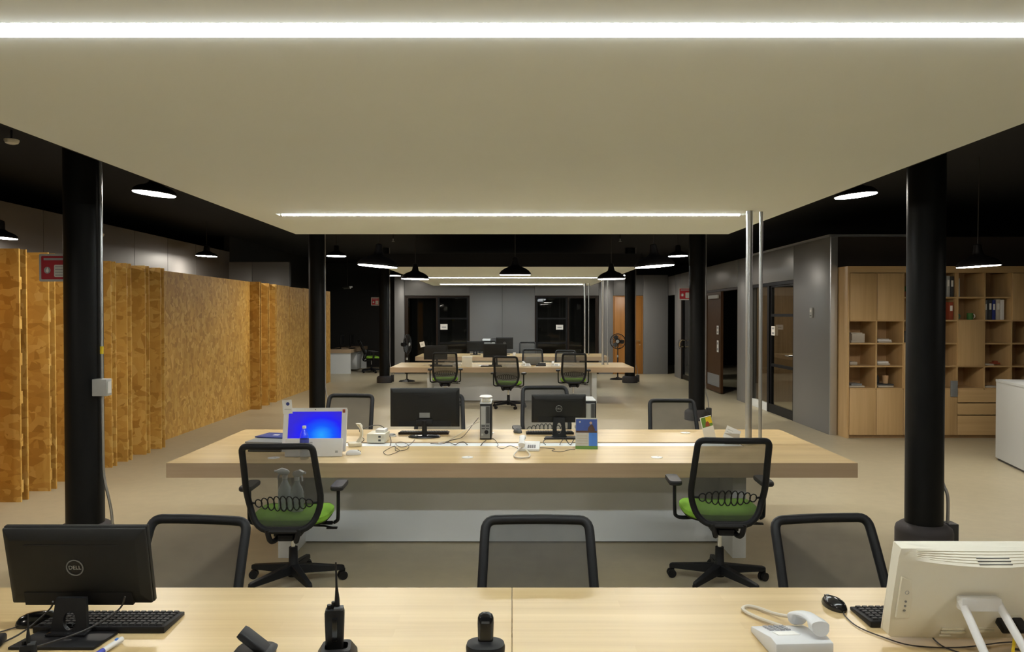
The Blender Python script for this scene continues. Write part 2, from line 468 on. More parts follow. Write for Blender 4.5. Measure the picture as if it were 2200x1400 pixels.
def glazed_leaf(parent, u0, u1, zs, frame, put, pane_name='pane', rail=0.05):
    """one glazed leaf: stiles, rails and a pane between every two rails. put(u0,u1,z0,z1,d0,d1)->box args"""
    g = G()
    for a, b in ((u0, u0+rail), (u1-rail, u1)):
        g.box(*put(a, b, zs[0], zs[-1], -0.025, 0.025))
    for z in zs:
        lo = max(zs[0], z-0.025); hi = min(zs[-1], z+0.025)
        if z == zs[0]: hi = z + 0.11
        g.box(*put(u0+rail, u1-rail, lo, hi, -0.025, 0.025))
    leaf = obj('leaf', g, frame, parent)
    for i in range(len(zs)-1):
        lo = zs[i] + (0.11 if i == 0 else 0.025)
        obj(pane_name, G().box(*put(u0+rail, u1-rail, lo, zs[i+1]-0.025, -0.004, 0.004)), 'door_glass', leaf)
    return leaf
far_put = lambda a, b, z0, z1, d0, d1: (a, b, 22.90+d0, 22.90+d1, z0, z1)
def note(parent, put, u0, u1, z0, z1, d, lines=1):
    s = obj('notice', G().box(*put(u0, u1, z0, z1, d, d+0.004)), 'paper', parent)
    for k in range(lines):
        zc = z0 + (z1-z0)*(0.45 if lines == 1 else 0.25+0.5*k/(lines-1))
        h = (z1-z0)*0.10
        obj('print', G().box(*put(u0+(u1-u0)*0.2, u1-(u1-u0)*0.2, zc-h, zc+h, d-0.002, d)), 'ink_grey', s)
d1 = struct('door_1', G().box(-3.29, -1.30, 22.86, 22.95, 2.36, 2.40).box(-3.29, -3.24, 22.86, 22.95, 0, 2.36).box(-1.34, -1.30, 22.86, 22.95, 0, 2.36), 'frame_brown')
glazed_leaf(d1, -3.24, -2.28, (0.02, 2.35), 'frame_brown', far_put)
lf = glazed_leaf(d1, -2.275, -1.34, (0.02, 0.95, 1.70, 2.35), 'frame_black', far_put)
note(lf, far_put, -2.20, -1.98, 1.36, 1.53, -0.035)
d2 = struct('door_2', G().box(0.70, 2.66, 22.86, 22.95, 2.36, 2.40).box(0.70, 0.74, 22.86, 22.95, 0, 2.36).box(2.61, 2.66, 22.86, 22.95, 0, 2.36), 'frame_brown')
lf = glazed_leaf(d2, 0.74, 1.70, (0.02, 0.95, 1.70, 2.35), 'frame_black', far_put)
note(lf, far_put, 1.35, 1.57, 1.36, 1.51, -0.035)
glazed_leaf(d2, 1.705, 2.61, (0.02, 2.35), 'frame_brown', far_put)
d3 = struct('door_3', G().box(3.10, 4.02, 22.86, 22.92, 2.36, 2.40).box(3.10, 3.14, 22.86, 22.92, 0, 2.36).box(3.98, 4.02, 22.86, 22.92, 0, 2.36), 'door_orange')
obj('leaf', G().box(3.145, 3.975, 22.84, 22.88, 0.01, 2.355), 'door_orange', d3, 0.003)
h = obj('handle', G().cyl((3.90, 22.84, 1.02), (3.90, 22.79, 1.02), 0.024).tube([(3.90, 22.79, 1.02), (3.88, 22.78, 1.02), (3.76, 22.78, 1.02)], 0.012), 'brass', d3)
obj('lock', G().cyl((3.92, 22.84, 0.90), (3.92, 22.82, 0.90), 0.02), 'brass', d3)

# right wall with its doors
RX = 4.78
wr = struct('wall_right', G().box(RX+0.04, RX+0.12, 11.42, 22.86, 2.40, 2.98)
            .box(RX+0.04, RX+0.12, 11.42, 12.66, 0, 2.40).box(RX+0.04, RX+0.12, 14.90, 15.80, 0, 2.40)
            .box(RX+0.04, RX+0.12, 18.30, 19.30, 0, 2.40).box(RX+0.04, RX+0.12, 21.07, 21.88, 0, 2.40), 'dark_wall')
for y0, y1, z0, z1 in ((11.20, 12.655, 0, 2.98), (12.66, 14.90, 2.405, 2.98), (14.905, 15.79, 0, 2.98), (15.80, 18.30, 2.405, 2.98),
                       (18.305, 19.295, 0, 2.98), (19.30, 21.07, 2.405, 2.98), (21.075, 21.875, 0, 2.98), (21.88, 22.80, 2.405, 2.98)):
    obj('panel', G().box(RX, RX+0.04, y0, y1, z0, z1), 'grey_panel', wr, 0.003)
obj('corner_trim', G().box(RX, RX+0.10, 11.17, 11.20, 0, 2.98), 'brushed_steel', wr)
rp = lambda a, b, z0, z1, d0, d1: (RX+0.06+d0, RX+0.06+d1, a, b, z0, z1)
d4 = struct('door_4', G().box(RX+0.01, RX+0.11, 12.66, 14.90, 2.345, 2.40).box(RX+0.01, RX+0.11, 12.66, 12.70, 0, 2.345).box(RX+0.01, RX+0.11, 13.88, 13.98, 0, 2.345), 'frame_black')
lf = glazed_leaf(d4, 12.70, 13.88, (0.03, 0.88, 1.80, 2.34), 'frame_black', rp, rail=0.06)
obj('kick_rail', G().box(RX+0.015, RX+0.04, 12.70, 13.88, 0.0, 0.16), 'frame_black', lf)
obj('lever', G().cyl((RX+0.035, 12.78, 1.1), (RX-0.03, 12.78, 1.1), 0.014).cyl((RX-0.03, 12.77, 1.1), (RX-0.03, 12.92, 1.1), 0.010), 'chrome', lf)
note(lf, rp, 13.62, 13.80, 1.43, 1.60, -0.034, 2)
obj('side_pane', G().box(RX+0.05, RX+0.058, 13.98, 14.90, 0.14, 2.345), 'door_glass', d4)
obj('side_sill', G().box(RX+0.02, RX+0.10, 13.98, 14.90, 0.0, 0.14), 'white_laminate', d4)
d5 = struct('door_5', G().box(RX+0.01, RX+0.11, 15.80, 18.30, 2.35, 2.40).box(RX+0.01, RX+0.11, 15.80, 15.84, 0, 2.35).box(RX+0.01, RX+0.11, 18.26, 18.30, 0, 2.35), 'frame_brown')
g = G().box(RX-0.03, RX+0.03, 16.95, 17.05, 0.02, 2.34).box(RX-0.03, RX+0.03, 18.16, 18.26, 0.02, 2.34)
g.box(RX-0.03, RX+0.03, 17.05, 18.16, 2.28, 2.34).box(RX-0.03, RX+0.03, 17.05, 18.16, 0.02, 0.14)
lf = obj('sliding_leaf', g, 'door_wood_dark', d5)
obj('leaf_board', G().box(RX-0.012, RX+0.012, 17.05, 18.16, 0.42, 2.28), 'door_wood_dark', lf)
obj('leaf_pane', G().box(RX-0.01, RX+0.01, 17.05, 18.16, 0.14, 0.42), 'grey_plastic', lf)  # opaque grey stands in for the floor mirrored in the lower glass
obj('door_closer', G().box(RX-0.06, RX-0.03, 17.10, 17.95, 2.19, 2.27), 'light_grey', lf)
note(lf, lambda a, b, z0, z1, d0, d1: (RX+d0, RX+d1, a, b, z0, z1), 17.10, 17.26, 1.36, 1.56, -0.036, 2)
note(lf, lambda a, b, z0, z1, d0, d1: (RX+d0, RX+d1, a, b, z0, z1), 17.10, 17.24, 0.95, 1.22, -0.036, 2)
d6 = struct('door_6', G().box(RX+0.01, RX+0.11, 19.30, 21.07, 2.35, 2.40).box(RX+0.01, RX+0.11, 19.30, 19.34, 0, 2.35).box(RX+0.01, RX+0.11, 21.03, 21.07, 0, 2.35), 'frame_brown')
lf = glazed_leaf(d6, 19.34, 21.03, (0.02, 2.34), 'frame_black', rp)
obj('pull_handle', G().tube(smooth_path([(RX+0.03, 20.70, 1.10), (RX-0.06, 20.70, 1.11), (RX-0.09, 20.78, 1.03), (RX-0.09, 20.84, 0.95), (RX-0.06, 20.90, 0.92), (RX+0.03, 20.90, 0.92)]), 0.013), 'brass', lf)
obj('lock_cable', G().tube([(RX-0.03 + 0.0*math.cos(a), 21.10 + 0.16*math.cos(a), 0.98 + 0.12*math.sin(a)) for a in [2*PI*k/20 for k in range(20)]], 0.008, closed=True), 'conduit_black', lf)
# wood-lined room seen through the glazed sliding door
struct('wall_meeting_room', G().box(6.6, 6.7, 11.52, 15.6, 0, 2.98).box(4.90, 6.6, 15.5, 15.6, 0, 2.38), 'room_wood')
wn = struct('window_1', G().box(4.90, 6.6, 15.5, 15.6, 2.38, 2.42).box(4.90, 6.6, 15.5, 15.6, 2.80, 2.98), 'frame_black')
for k in range(2):
    obj('pane', G().box(4.92+0.845*k, 5.745+0.845*k, 15.53, 15.55, 2.42, 2.80), 'window_blue', wn)
struct('ceiling_meeting_room', G().box(4.90, 6.7, 11.52, 15.6, 2.98, 3.05), 'white_laminate')
rl = thing('room_ceiling_panel', 'square warm ceiling light inside the room behind the glass door', 'ceiling light', (5.7, 13.3, 2.98))
obj('housing', G().box(-0.32, 0.32, -0.32, 0.32, -0.02, 0.0), 'white_plastic', rl)
obj('diffuser', G().box(-0.30, 0.30, -0.30, 0.30, -0.026, -0.0205), 'room_glow', rl)
mt = thing('meeting_table', 'small brown table seen through the glazed door beside the grey wall', 'table', (5.9, 13.4, 0))
obj('table_top', G().box(-0.5, 0.5, -0.7, 0.7, 0.70, 0.74), 'door_wood_dark', mt, 0.004)
for sx in (-1, 1):
    for sy in (-1, 1):
        obj('leg', G().cyl((0.42*sx, 0.6*sy, 0), (0.40*sx, 0.55*sy, 0.70), 0.018), 'frame_black', mt)
# thermostat on the grey wall
t = thing('thermostat', 'small white wall thermostat on the grey wall left of the bookcase', 'thermostat', (RX, 11.86, 1.84))
obj('housing', G().box(-0.025, 0.0, -0.045, 0.045, -0.08, 0.08), 'light_grey', t, 0.004)
obj('display', G().box(-0.028, -0.025, -0.03, 0.03, 0.01, 0.05), 'paper', t)
obj('button_strip', G().box(-0.028, -0.025, -0.03, 0.03, -0.055, -0.04), 'dark_grey', t)
# wall behind the bookcase
struct('wall_right_return', G().box(RX+0.10, 12, 11.42, 11.52, 0, 3.0), 'brown_wall')

# ------------------------------------------------------------------ floating white soffits
SOFZ = 2.644
def soffit(y0, y1, strips):
    g = G().box(-2.25, 2.25, y0, y1, SOFZ+0.05, SOFZ+0.22)
    ys = [y0] + [v for s in strips for v in (s-0.055, s+0.055)] + [y1]
    for i in range(0, len(ys), 2):
        g.box(-2.25, 2.25, ys[i], ys[i+1], SOFZ, SOFZ+0.05)
    for s in strips:
        g.box(-2.25, -1.97, s-0.055, s+0.055, SOFZ, SOFZ+0.05).box(1.95, 2.25, s-0.055, s+0.055, SOFZ, SOFZ+0.05)
    o = struct('ceiling_soffit', g, 'soffit')
    f = lambda *a: obj('fascia', G().box(*a), 'black_ceiling', o)
    f(-2.262, -2.25, y0, y1, SOFZ, SOFZ+0.23); f(2.25, 2.262, y0, y1, SOFZ, SOFZ+0.23)
    f(-2.262, 2.262, y0-0.012, y0, SOFZ, SOFZ+0.23); f(-2.262, 2.262, y1, y1+0.012, SOFZ, SOFZ+0.23)
    return o
soffit(-0.9, 7.76, (2.22, 6.27))
soffit(13.0, 21.4, (16.75, 20.2))
STRIPS = ((2.22, 'long white tube light across the ceiling nearest the viewer'),
          (6.27, 'white tube light near the far edge of the large front ceiling panel'),
          (16.75, 'upper of the two tube lights on the distant ceiling panel'),
          (20.2, 'lower, shorter looking tube light on the distant ceiling panel'))
for ys, lab in STRIPS:
    t = thing('tube_light', lab, 'ceiling light', (0, ys, SOFZ), group='tube lights in the ceiling panels')
    obj('tube', G().cyl((-1.93, 0, 0.012), (1.91, 0, 0.012), 0.021, n=16), 'tube_glow', t)
    for xx in (-1, 1):
        obj('end_cap', G().cyl((1.91*xx - (0.02 if xx < 0 else 0), 0, 0.012), (1.945*xx, 0, 0.012), 0.023, n=14), 'white_plastic', t)

# ------------------------------------------------------------------ columns
def column(x, y, lab, conduit):
    c = thing('column', lab, 'column', (x, y, 0), group='black round columns')
    obj('shaft', G().lathe([(0.136, 0.10), (0.136, 3.6)], 40), 'column_black', c)
    obj('plinth', G().lathe([(0.205, 0.0), (0.205, 0.12), (0.197, 0.15), (0.165, 0.175), (0.13, 0.183)], 36), 'plinth_dark', c)
    if conduit == 'silver':
        k = obj('conduit', G().tube(smooth_path([(0.155, -0.03, 3.6), (0.155, -0.03, 2.4), (0.155, -0.03, 1.33), (0.155, -0.03, 1.16), (0.158, -0.03, 0.80), (0.165, -0.03, 0.55), (0.205, -0.03, 0.36), (0.225, -0.03, 0.22), (0.225, -0.03, 0.0)]), 0.011), 'brushed_steel', c)
        obj('tape_mark', G().cyl((0.155, -0.03, 1.50), (0.155, -0.03, 1.56), 0.0125), 'cord_yellow', k)
        b = obj('switch_box', G().box(0.115, 0.225, -0.10, -0.02, 1.18, 1.31), 'light_grey', c, 0.004)
        obj('switch_plate', G().box(0.226, 0.230, -0.085, -0.035, 1.20, 1.29), 'white_plastic', b)
    elif conduit == 'grey':
        obj('conduit', G().tube(smooth_path([(0.145, 0.05, 3.6), (0.145, 0.05, 1.2), (0.145, 0.05, 0.62), (0.165, 0.03, 0.48), (0.185, 0.0, 0.38), (0.185, 0.0, 0.16)]), 0.0125), 'conduit_grey', c)
        obj('outlet_box', G().box(0.17, 0.245, -0.05, 0.06, 0.02, 0.18), 'conduit_black', c, 0.004)
    else:
        obj('conduit', G().tube(smooth_path([(0.150, -0.02, 3.6), (0.150, -0.02, 1.2), (0.150, -0.02, 0.55), (0.19, -0.02, 0.35), (0.205, -0.02, 0.20)]), 0.010), 'conduit_grey', c)
        obj('outlet_box', G().box(0.175, 0.25, -0.05, 0.05, 0.02, 0.2), 'conduit_black', c, 0.004)
    return c
column(-3.335, 5.80, 'nearest left black column with silver conduit and small switch box', 'silver')
column(3.22, 5.80, 'nearest right black column standing before the bookcase', 'grey')
column(-3.365, 12.85, 'middle left black column behind the long desk by the chipboard wall', 'thin')
column(3.19, 12.85, 'middle right black column beside the sliding brown door', 'thin')
column(-3.42, 19.95, 'farthest left black column at the dark alcove', 'thin')
column(3.16, 19.95, 'farthest right black column in front of the orange timber door', 'thin')

def fire_sign(x, y, lab):
    s = thing('extinguisher_sign', lab, 'sign', (x, y, 2.17), group='red extinguisher signs on the columns')
    obj('plate', G().prism(rrect(0.225, 0.215, 0.012), 'y', -0.003, 0.003), 'light_grey', s)
    obj('red_field', G().prism(rrect(0.19, 0.18, 0.008), 'y', -0.0050, -0.003), 'sign_red', s)
    obj('text_band', G().box(-0.075, 0.075, -0.0056, -0.005, 0.058, 0.074), 'ink_grey', s)
    g = G().prism([(0.026*math.cos(a)-0.048, 0.026*math.sin(a)-0.02) for a in [2*PI*k/20 for k in range(20)]], 'y', -0.0054, -0.005)
    obj('ring', g, 'ink_grey', s)
    g = G().prism([(-0.048, -0.040), (-0.036, -0.028), (-0.038, -0.014), (-0.046, 0.004), (-0.052, -0.010), (-0.060, -0.026)], 'y', -0.0060, -0.0054)
    obj('flame', g, 'paper', s)
    g = G().prism(rrect(0.075, 0.095, 0.01), 'y', -0.0054, -0.005, T=Matrix.Translation((0.043, 0, -0.025)))
    obj('text_block', g, 'cal_grey', s)
    for k in range(4):
        obj('text_line', G().box(0.014, 0.072, -0.0058, -0.0054, -0.062+0.022*k, -0.054+0.022*k), 'ink_grey', s)
    obj('bracket', G().box(0.10, 0.20, -0.004, 0.004, -0.02, 0.02), 'brushed_steel', s)
fire_sign(-3.565, 5.80, 'red extinguisher sign on the nearest left column')
fire_sign(2.985, 12.85, 'red extinguisher sign on the middle right column')
fire_sign(-3.66, 19.95, 'dim red extinguisher sign on the far left column')

# ================================================================== CHIPBOARD PARTITION
osb = thing('chipboard_partition', 'orange pressed-flake chipboard partition with projecting fins along the left side', 'partition', (-5.0, 6.5, 0))
OY = 6.5
def sheet(y0, y1, x=0.0, h=2.44):
    obj('board', G().box(x-0.018, x, y0-OY, y1-OY, 0, h), 'osb', osb)
for y0, y1 in ((5.20, 6.42), (6.424, 7.64), (7.644, 8.86), (8.864, 10.08), (10.084, 11.45), (11.452, 12.82), (12.822, 14.19), (14.194, 15.41)):
    sheet(y0, y1)
def fin(y, w=0.27, d=0.12, tabs=True):
    """projecting fin: two parallel boards with a dark gap between, held by small spacer tabs"""
    f = obj('fin', G().box(0, w, y-OY, y-OY+0.018, 0, 2.44), 'osb', osb)
    obj('fin_rear', G().box(0, w, y-OY+d-0.018, y-OY+d, 0, 2.44), 'osb', f)
    for k in range(6 if tabs else 2):
        z = 0.10 + (0.40*k if tabs else 1.9*k) + 0.05*math.sin(y*7+k)
        obj('spacer_tab', G().box(w-0.045, w-0.003, y-OY+0.018, y-OY+0.044, z, z+0.12), 'osb', f)
for yy in (6.26, 6.70, 7.15, 7.60, 8.04, 8.42, 8.78, 9.14, 9.60, 10.02):
    fin(yy, 0.27, 0.12, yy < 9)
fin(14.22, 0.18, 0.10, False); fin(14.85, 0.13, 0.10, False); fin(15.38, 0.11, 0.10, False)
for y0, y1, x, hh in ((15.60, 16.50, 0.075, 2.44), (16.503, 17.55, 0.08, 2.43), (17.553, 18.90, 0.085, 2.44), (18.903, 20.12, 0.09, 2.44)):
    sheet(y0, y1, x, hh)

# ================================================================== BOOKCASE
BY = 10.87
bx0 = (1825-1100)*BY/FPX
MOD = 58.1*BY/FPX
ZB = [0.05, 0.727, 1.053, 1.386, 1.722, 2.058, 2.418, 2.517]
bc = thing('bookcase', 'wide oak bookcase with open cubes, cupboard doors and drawers behind the right column', 'bookcase', (bx0, BY, 0))
NC = 8
W = MOD*NC; DEP = 0.50; TH = 0.022
obj('side', G().box(-0.03, 0, 0, DEP, 0, ZB[7]), 'oak', bc)
obj('side', G().box(W, W+0.03, 0, DEP, 0, ZB[7]), 'oak', bc)
obj('top_fascia', G().box(0, W, 0.004, 0.03, ZB[6], ZB[7]), 'oak_shelf', bc)
obj('top', G().box(0, W, 0.03, DEP, ZB[7]-0.03, ZB[7]), 'oak_shelf', bc)
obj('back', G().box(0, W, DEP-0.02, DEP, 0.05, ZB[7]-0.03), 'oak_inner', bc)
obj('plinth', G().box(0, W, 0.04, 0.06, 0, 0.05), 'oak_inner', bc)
obj('base_deck', G().box(0, W, 0.02, DEP-0.02, 0.05, 0.07), 'oak_shelf', bc)
# cells: row 1 = top ... 5; 'D' door cell, 'o' open
DOORS = {(0, 0): 2, (1, 0): 2, (2, 3): 2, (4, 2): 2, (6, 0): 2, (7, 0): 2}
zt = lambda r: ZB[6-r]       # top of row r (0-based)
zb = lambda r: ZB[5-r]
covered = {}
for (c, r), n in DOORS.items():
    for k in range(n): covered[(c, r+k)] = 1
for c in range(1, NC):
    obj('divider', G().box(c*MOD-TH/2, c*MOD+TH/2, 0.0, DEP-0.02, ZB[1], ZB[6]), 'oak', bc)
for c in range(NC):
    xa, xb = c*MOD+TH/2, (c+1)*MOD-TH/2
    for r in range(5):
        if covered.get((c, r)) and covered.get((c, r+1)) and (c, r+1) not in DOORS: continue
        obj('shelf', G().box(xa, xb, 0.0, DEP-0.02, zb(r)-TH/2, zb(r)+TH/2), 'oak_shelf', bc)
for (c, r), n in DOORS.items():
    obj('door', G().box(c*MOD+0.003, (c+1)*MOD-0.003, -0.016, 0.0, zb(r+n-1)+0.006, zt(r)-0.006), 'oak', bc, 0.0015)
for c in (0, 1, 2, 3, 7):
    obj('door', G().box(c*MOD+0.003, (c+1)*MOD-0.003, -0.016, 0.0, 0.052, ZB[1]-0.008), 'oak', bc, 0.0015)
for z0, z1 in ((0.052, 0.335), (0.349, 0.515), (0.529, ZB[1]-0.008)):
    obj('drawer', G().box(4*MOD+0.003, 7*MOD-0.003, -0.016, 0.0, z0, z1), 'oak_shelf', bc, 0.0015)
def cell(c, r): return (bx0 + c*MOD, zb(r) + TH/2 + 0.001)
GB = 'things on the bookcase shelves'
def book_stack(c, r, items, lab, dx=0.08, dy=0.12):
    """flat books/papers, each its own object; items = (w, d, h, mat)"""
    x, z = cell(c, r)
    for i, (w, d, h, m, what) in enumerate(items):
        o = obj('flat_book', G().box(-w/2, w/2, -d/2, d/2, 0, h), m, None, 0.003, loc=(x+dx+0.11+0.01*math.sin(i*2.3), BY+dy+0.12, z), rot=(0, 0, 0.1*math.sin(i*3+c)))
        tag(o, what + ' ' + lab, 'book', GB); z += h + 0.0005
book_stack(0, 2, [(0.20, 0.25, 0.03, 'paper_aged', 'bottom wide book'), (0.19, 0.24, 0.10, 'paper_aged', 'thick grey-beige box file'), (0.17, 0.22, 0.015, 'paper_aged', 'top thin booklet')], 'in the pile in the leftmost upper open cube', 0.07)
book_stack(1, 2, [(0.21, 0.25, 0.02, 'paper_aged', 'bottom flat paper pad'), (0.20, 0.24, 0.022, 'paper', 'middle white pad'), (0.17, 0.2, 0.012, 'paper_aged', 'top loose booklet')], 'in the second upper open cube', 0.07)
book_stack(0, 3, [(0.11, 0.16, 0.045, 'paper_aged', 'small squat beige notebook block')], 'alone in the leftmost middle cube', 0.03)
book_stack(1, 3, [(0.19, 0.22, 0.022, 'paper_aged', 'lower flat book'), (0.16, 0.2, 0.03, 'paper', 'upper pale book')], 'in the second middle cube', 0.06)
book_stack(0, 4, [(0.22, 0.26, 0.02, 'paper_aged', 'lower spread sheet of paper'), (0.16, 0.2, 0.03, 'grey_plastic', 'upper grey folded paper')], 'in the leftmost bottom cube', 0.06)
book_stack(1, 4, [(0.24, 0.26, 0.025, 'paper_aged', 'lower beige book'), (0.25, 0.26, 0.02, 'dark_grey', 'upper dark book')], 'under the tan cup in the second bottom cube', 0.08)
x, z = cell(1, 4)
tag(obj('cup', G().lathe([(0.032, 0), (0.036, 0.004), (0.045, 0.12), (0.041, 0.12), (0.033, 0.01)], 20), 'tan_cup', None, loc=(x+0.235, BY+0.2, z+0.047)), 'tan paper cup standing on two books on the bookcase', 'cup')
tag(obj('dark_jar', G().lathe([(0.035, 0), (0.04, 0.01), (0.04, 0.08), (0.03, 0.1), (0.03, 0.115)], 18), 'dark_grey', None, loc=(x+0.14, BY+0.28, z+0.047)), 'dark jar beside the tan cup on the bookcase', 'jar')
# left-of-column cubes
x, z = cell(2, 0)
p = thing('planter', 'terracotta bowl with green plant in the top bookcase cube left of the column', 'plant', (x+0.16, BY+0.16, z))
obj('bowl', G().lathe([(0.06, 0), (0.085, 0.03), (0.11, 0.08), (0.10, 0.08), (0.07, 0.03)], 22), 'terracotta', p)
g = G()
for k in range(14):
    a = k*2.4; rr = 0.04+0.03*random.random()
    g.sphere((rr*math.cos(a), rr*math.sin(a), 0.10+0.05*random.random()), 0.032, 8, 6, (1, 1, 0.7))
obj('foliage', g, 'leaf_green', p)
x, z = cell(2, 2)
tag(obj('dark_bag', G().loft([[(0.09*s*math.cos(a), 0.07*s*math.sin(a), h) for a in [2*PI*k/16 for k in range(16)]] for s, h in ((0.9, 0), (1.05, 0.06), (0.95, 0.13), (0.5, 0.17))]), 'dark_grey', None, loc=(x+0.16, BY+0.2, z)), 'dark rounded pouch in the bookcase cube left of the column', 'pouch')
# right-of-column cubes
def binder(c, r, dx, w, h, m, lab, d=0.26):
    x, z = cell(c, r)
    b = thing('binder', lab, 'binder', (x+dx, BY+0.05, z), group=GB)
    obj('cover', G().box(0, w, 0, d, 0, h), m, b, 0.003)
    obj('spine_label', G().box(w*0.2, w*0.8, -0.001, 0, h*0.5, h*0.8), 'paper', b)
for k, (w, h, m, lab) in enumerate(((0.05, 0.30, 'grey_plastic', 'left grey binder'), (0.045, 0.31, 'light_grey', 'pale grey binder'), (0.05, 0.30, 'dark_grey', 'dark grey binder nearest the divider'))):
    binder(3, 0, 0.21 + 0.053*k, w, h, m, lab + ' in the top cube right of the column')
binder(4, 0, 0.012, 0.045, 0.27, 'paper', 'single white binder standing at the left of a top cube under the lamp')
for k, (w, h, m, lab) in enumerate(((0.04, 0.29, 'grey_plastic', 'thin grey binder at the left'), (0.05, 0.30, 'dark_grey', 'black binder'), (0.045, 0.29, 'folder_blue', 'navy binder'), (0.055, 0.30, 'paper_aged', 'beige binder'), (0.055, 0.295, 'paper', 'off-white binder at the right'))):
    binder(5, 1, 0.03 + 0.058*k, w, h, m, lab + ' of the row in the second-row cube')
binder(3, 1, 0.30, 0.06, 0.26, 'red_book', 'rust red binder beside the divider right of the column')
x, z = cell(4, 1)
def mug(loc, m, lab, s=1.0, handle='white_plastic'):
    o = thing('mug', lab, 'mug', loc, group=GB)
    obj('cup', G().lathe([(0.036*s, 0), (0.04*s, 0.005), (0.04*s, 0.095*s), (0.036*s, 0.095*s), (0.036*s, 0.01)], 22), m, o)
    obj('handle', G().tube([(0.04*s + 0.028*s*math.sin(a), 0, 0.05*s + 0.03*s*math.cos(a)) for a in [PI*k/10 for k in range(11)]], 0.007*s), handle, o)
mug((x+0.062, BY+0.16, z), 'teal', 'teal cup at the left end of the second-row cube', 1.0, 'teal')
mug((x+0.265, BY+0.14, z), 'leaf_green', 'green mug with a white handle in the second-row cube', 1.05)
x, z = cell(5, 3)
tag(obj('flat_book', G().box(-0.10, 0.06, -0.1, 0.1, 0, 0.022), 'paper_aged', None, 0.003, loc=(x+0.12, BY+0.16, z)), 'pale flat book in the cube above the drawers', 'book', GB)
tag(obj('ornament', G().box(-0.06, 0.06, -0.04, 0.04, 0.01, 0.035).box(-0.03, 0.03, -0.03, 0.03, 0.035, 0.06), 'red_book', None, 0.006, loc=(x+0.27, BY+0.18, z)), 'small dark red object beside the flat book above the drawers', 'ornament')
x, z = cell(5, 4)
tag(obj('flat_book', G().box(-0.11, 0.11, -0.1, 0.1, 0, 0.02), 'paper_aged', None, 0.003, loc=(x+0.14, BY+0.14, z)), 'beige flat book in the bottom cube beside the white counter', 'book', GB)
tag(obj('magazine_holder', G().box(0.0, 0.1, -0.02, -0.002, -0.115, 0.12).box(0.0, 0.1, -0.002, 0.0, -0.115, 0.12), 'grey_plastic', None, 0.002, loc=(bx0+3*MOD+0.285, BY-0.016, 0.727)), 'slate grey folder hanging on the bookcase front right of the column', 'folder')

# white counter at the right edge
ct = thing('reception_counter', 'white counter at the right edge in front of the bookcase', 'counter', (6.04, 9.28, 0), rz=-0.245+0.0)
obj('body', G().box(0.0, 1.5, -2.6, 0.0, 0.03, 0.975), 'counter_grey', ct)
obj('top', G().box(-0.004, 1.5, -2.6, 0.004, 0.975, 1.005), 'counter_grey', ct)
obj('toe_kick', G().box(0.02, 1.48, -2.58, -0.02, 0.0, 0.03), 'dark_grey', ct)

# ================================================================== LONG BENCH DESKS
DW, DD, DH, DT = 2.46, 1.56, 0.75, 0.105
def bench(yf, lab, joint=False, grommets=()):
    d = thing('bench_desk', lab, 'desk', (0, yf, 0), group='long maple bench desks')
    ym = DD/2
    def half(y0, y1, inner):
        # notch for the cable tray on the inner edge
        e, k = (y1, -1) if inner == 'hi' else (y0, 1)
        o = y0 if inner == 'hi' else y1
        xs = [(-DW, DW)] if not joint else [(-DW, -0.001), (0.001, DW)]
        for a, b in xs:
            ol = [(a, o), (b, o)]
            nb, na = min(b, 1.87), max(a, -1.87)
            if b > 1.87: ol += [(b, e), (1.87, e)]
            ol += [(nb, e + k*0.095), (na, e + k*0.095)]
            if a < -1.87: ol += [(-1.87, e), (a, e)]
            g = G().prism(ol, 'z', DH-DT, DH)
            m = build('desktop', g, 0.0015, 1)
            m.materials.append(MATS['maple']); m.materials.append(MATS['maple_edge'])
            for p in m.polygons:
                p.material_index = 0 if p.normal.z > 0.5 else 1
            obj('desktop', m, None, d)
    half(0.0, ym-0.002, 'hi'); half(ym+0.002, DD, 'lo')
    obj('cable_tray', G().box(-1.869, 1.869, ym-0.096, ym+0.096, DH-0.03, DH-0.008), 'white_laminate', d)
    for s in (-1, 1):
        obj('leg', G().box(min(1.635*s, 1.735*s), max(1.635*s, 1.735*s), 0.22, DD-0.22, 0, DH-DT), 'white_laminate', d, 0.002)
    obj('modesty_panel', G().box(-1.634, 1.634, 0.59, 0.615, 0.012, DH-DT), 'white_laminate', d)
    obj('modesty_panel', G().box(-1.634, 1.634, DD-0.615, DD-0.59, 0.012, DH-DT), 'white_laminate', d)
    for gx, gyy in grommets:
        gr = obj('grommet', G().lathe([(0.043, DH), (0.043, DH+0.003), (0.036, DH+0.0045), (0.0, DH+0.0045)][:3], 22, c=(gx, gyy, 0)), 'white_plastic', d)
        obj('grommet_slot', G().box(gx+0.004, gx+0.016, gyy-0.008, gyy+0.008, DH+0.0045, DH+0.0052), 'light_grey', gr)
    return d
Y1, Y2, Y3, Y4 = 2.86-DD, 5.28, 15.0, 18.9
bench(Y1, 'light maple bench desk in the foreground nearest the viewer', True)
bench(Y2, 'long maple bench desk in the middle with two green-seated chairs before it', False, [(-1.755, 0.19), (-0.33, 0.21), (1.07, 0.21), (-1.6, 1.36), (-0.2, 1.36), (1.55, 1.36)])
bench(Y3, 'distant maple bench desk with three chairs in front', False, [(-0.9, 0.21), (0.5, 0.21)])
bench(Y4, 'farthest maple bench desk before the grey wall', False)
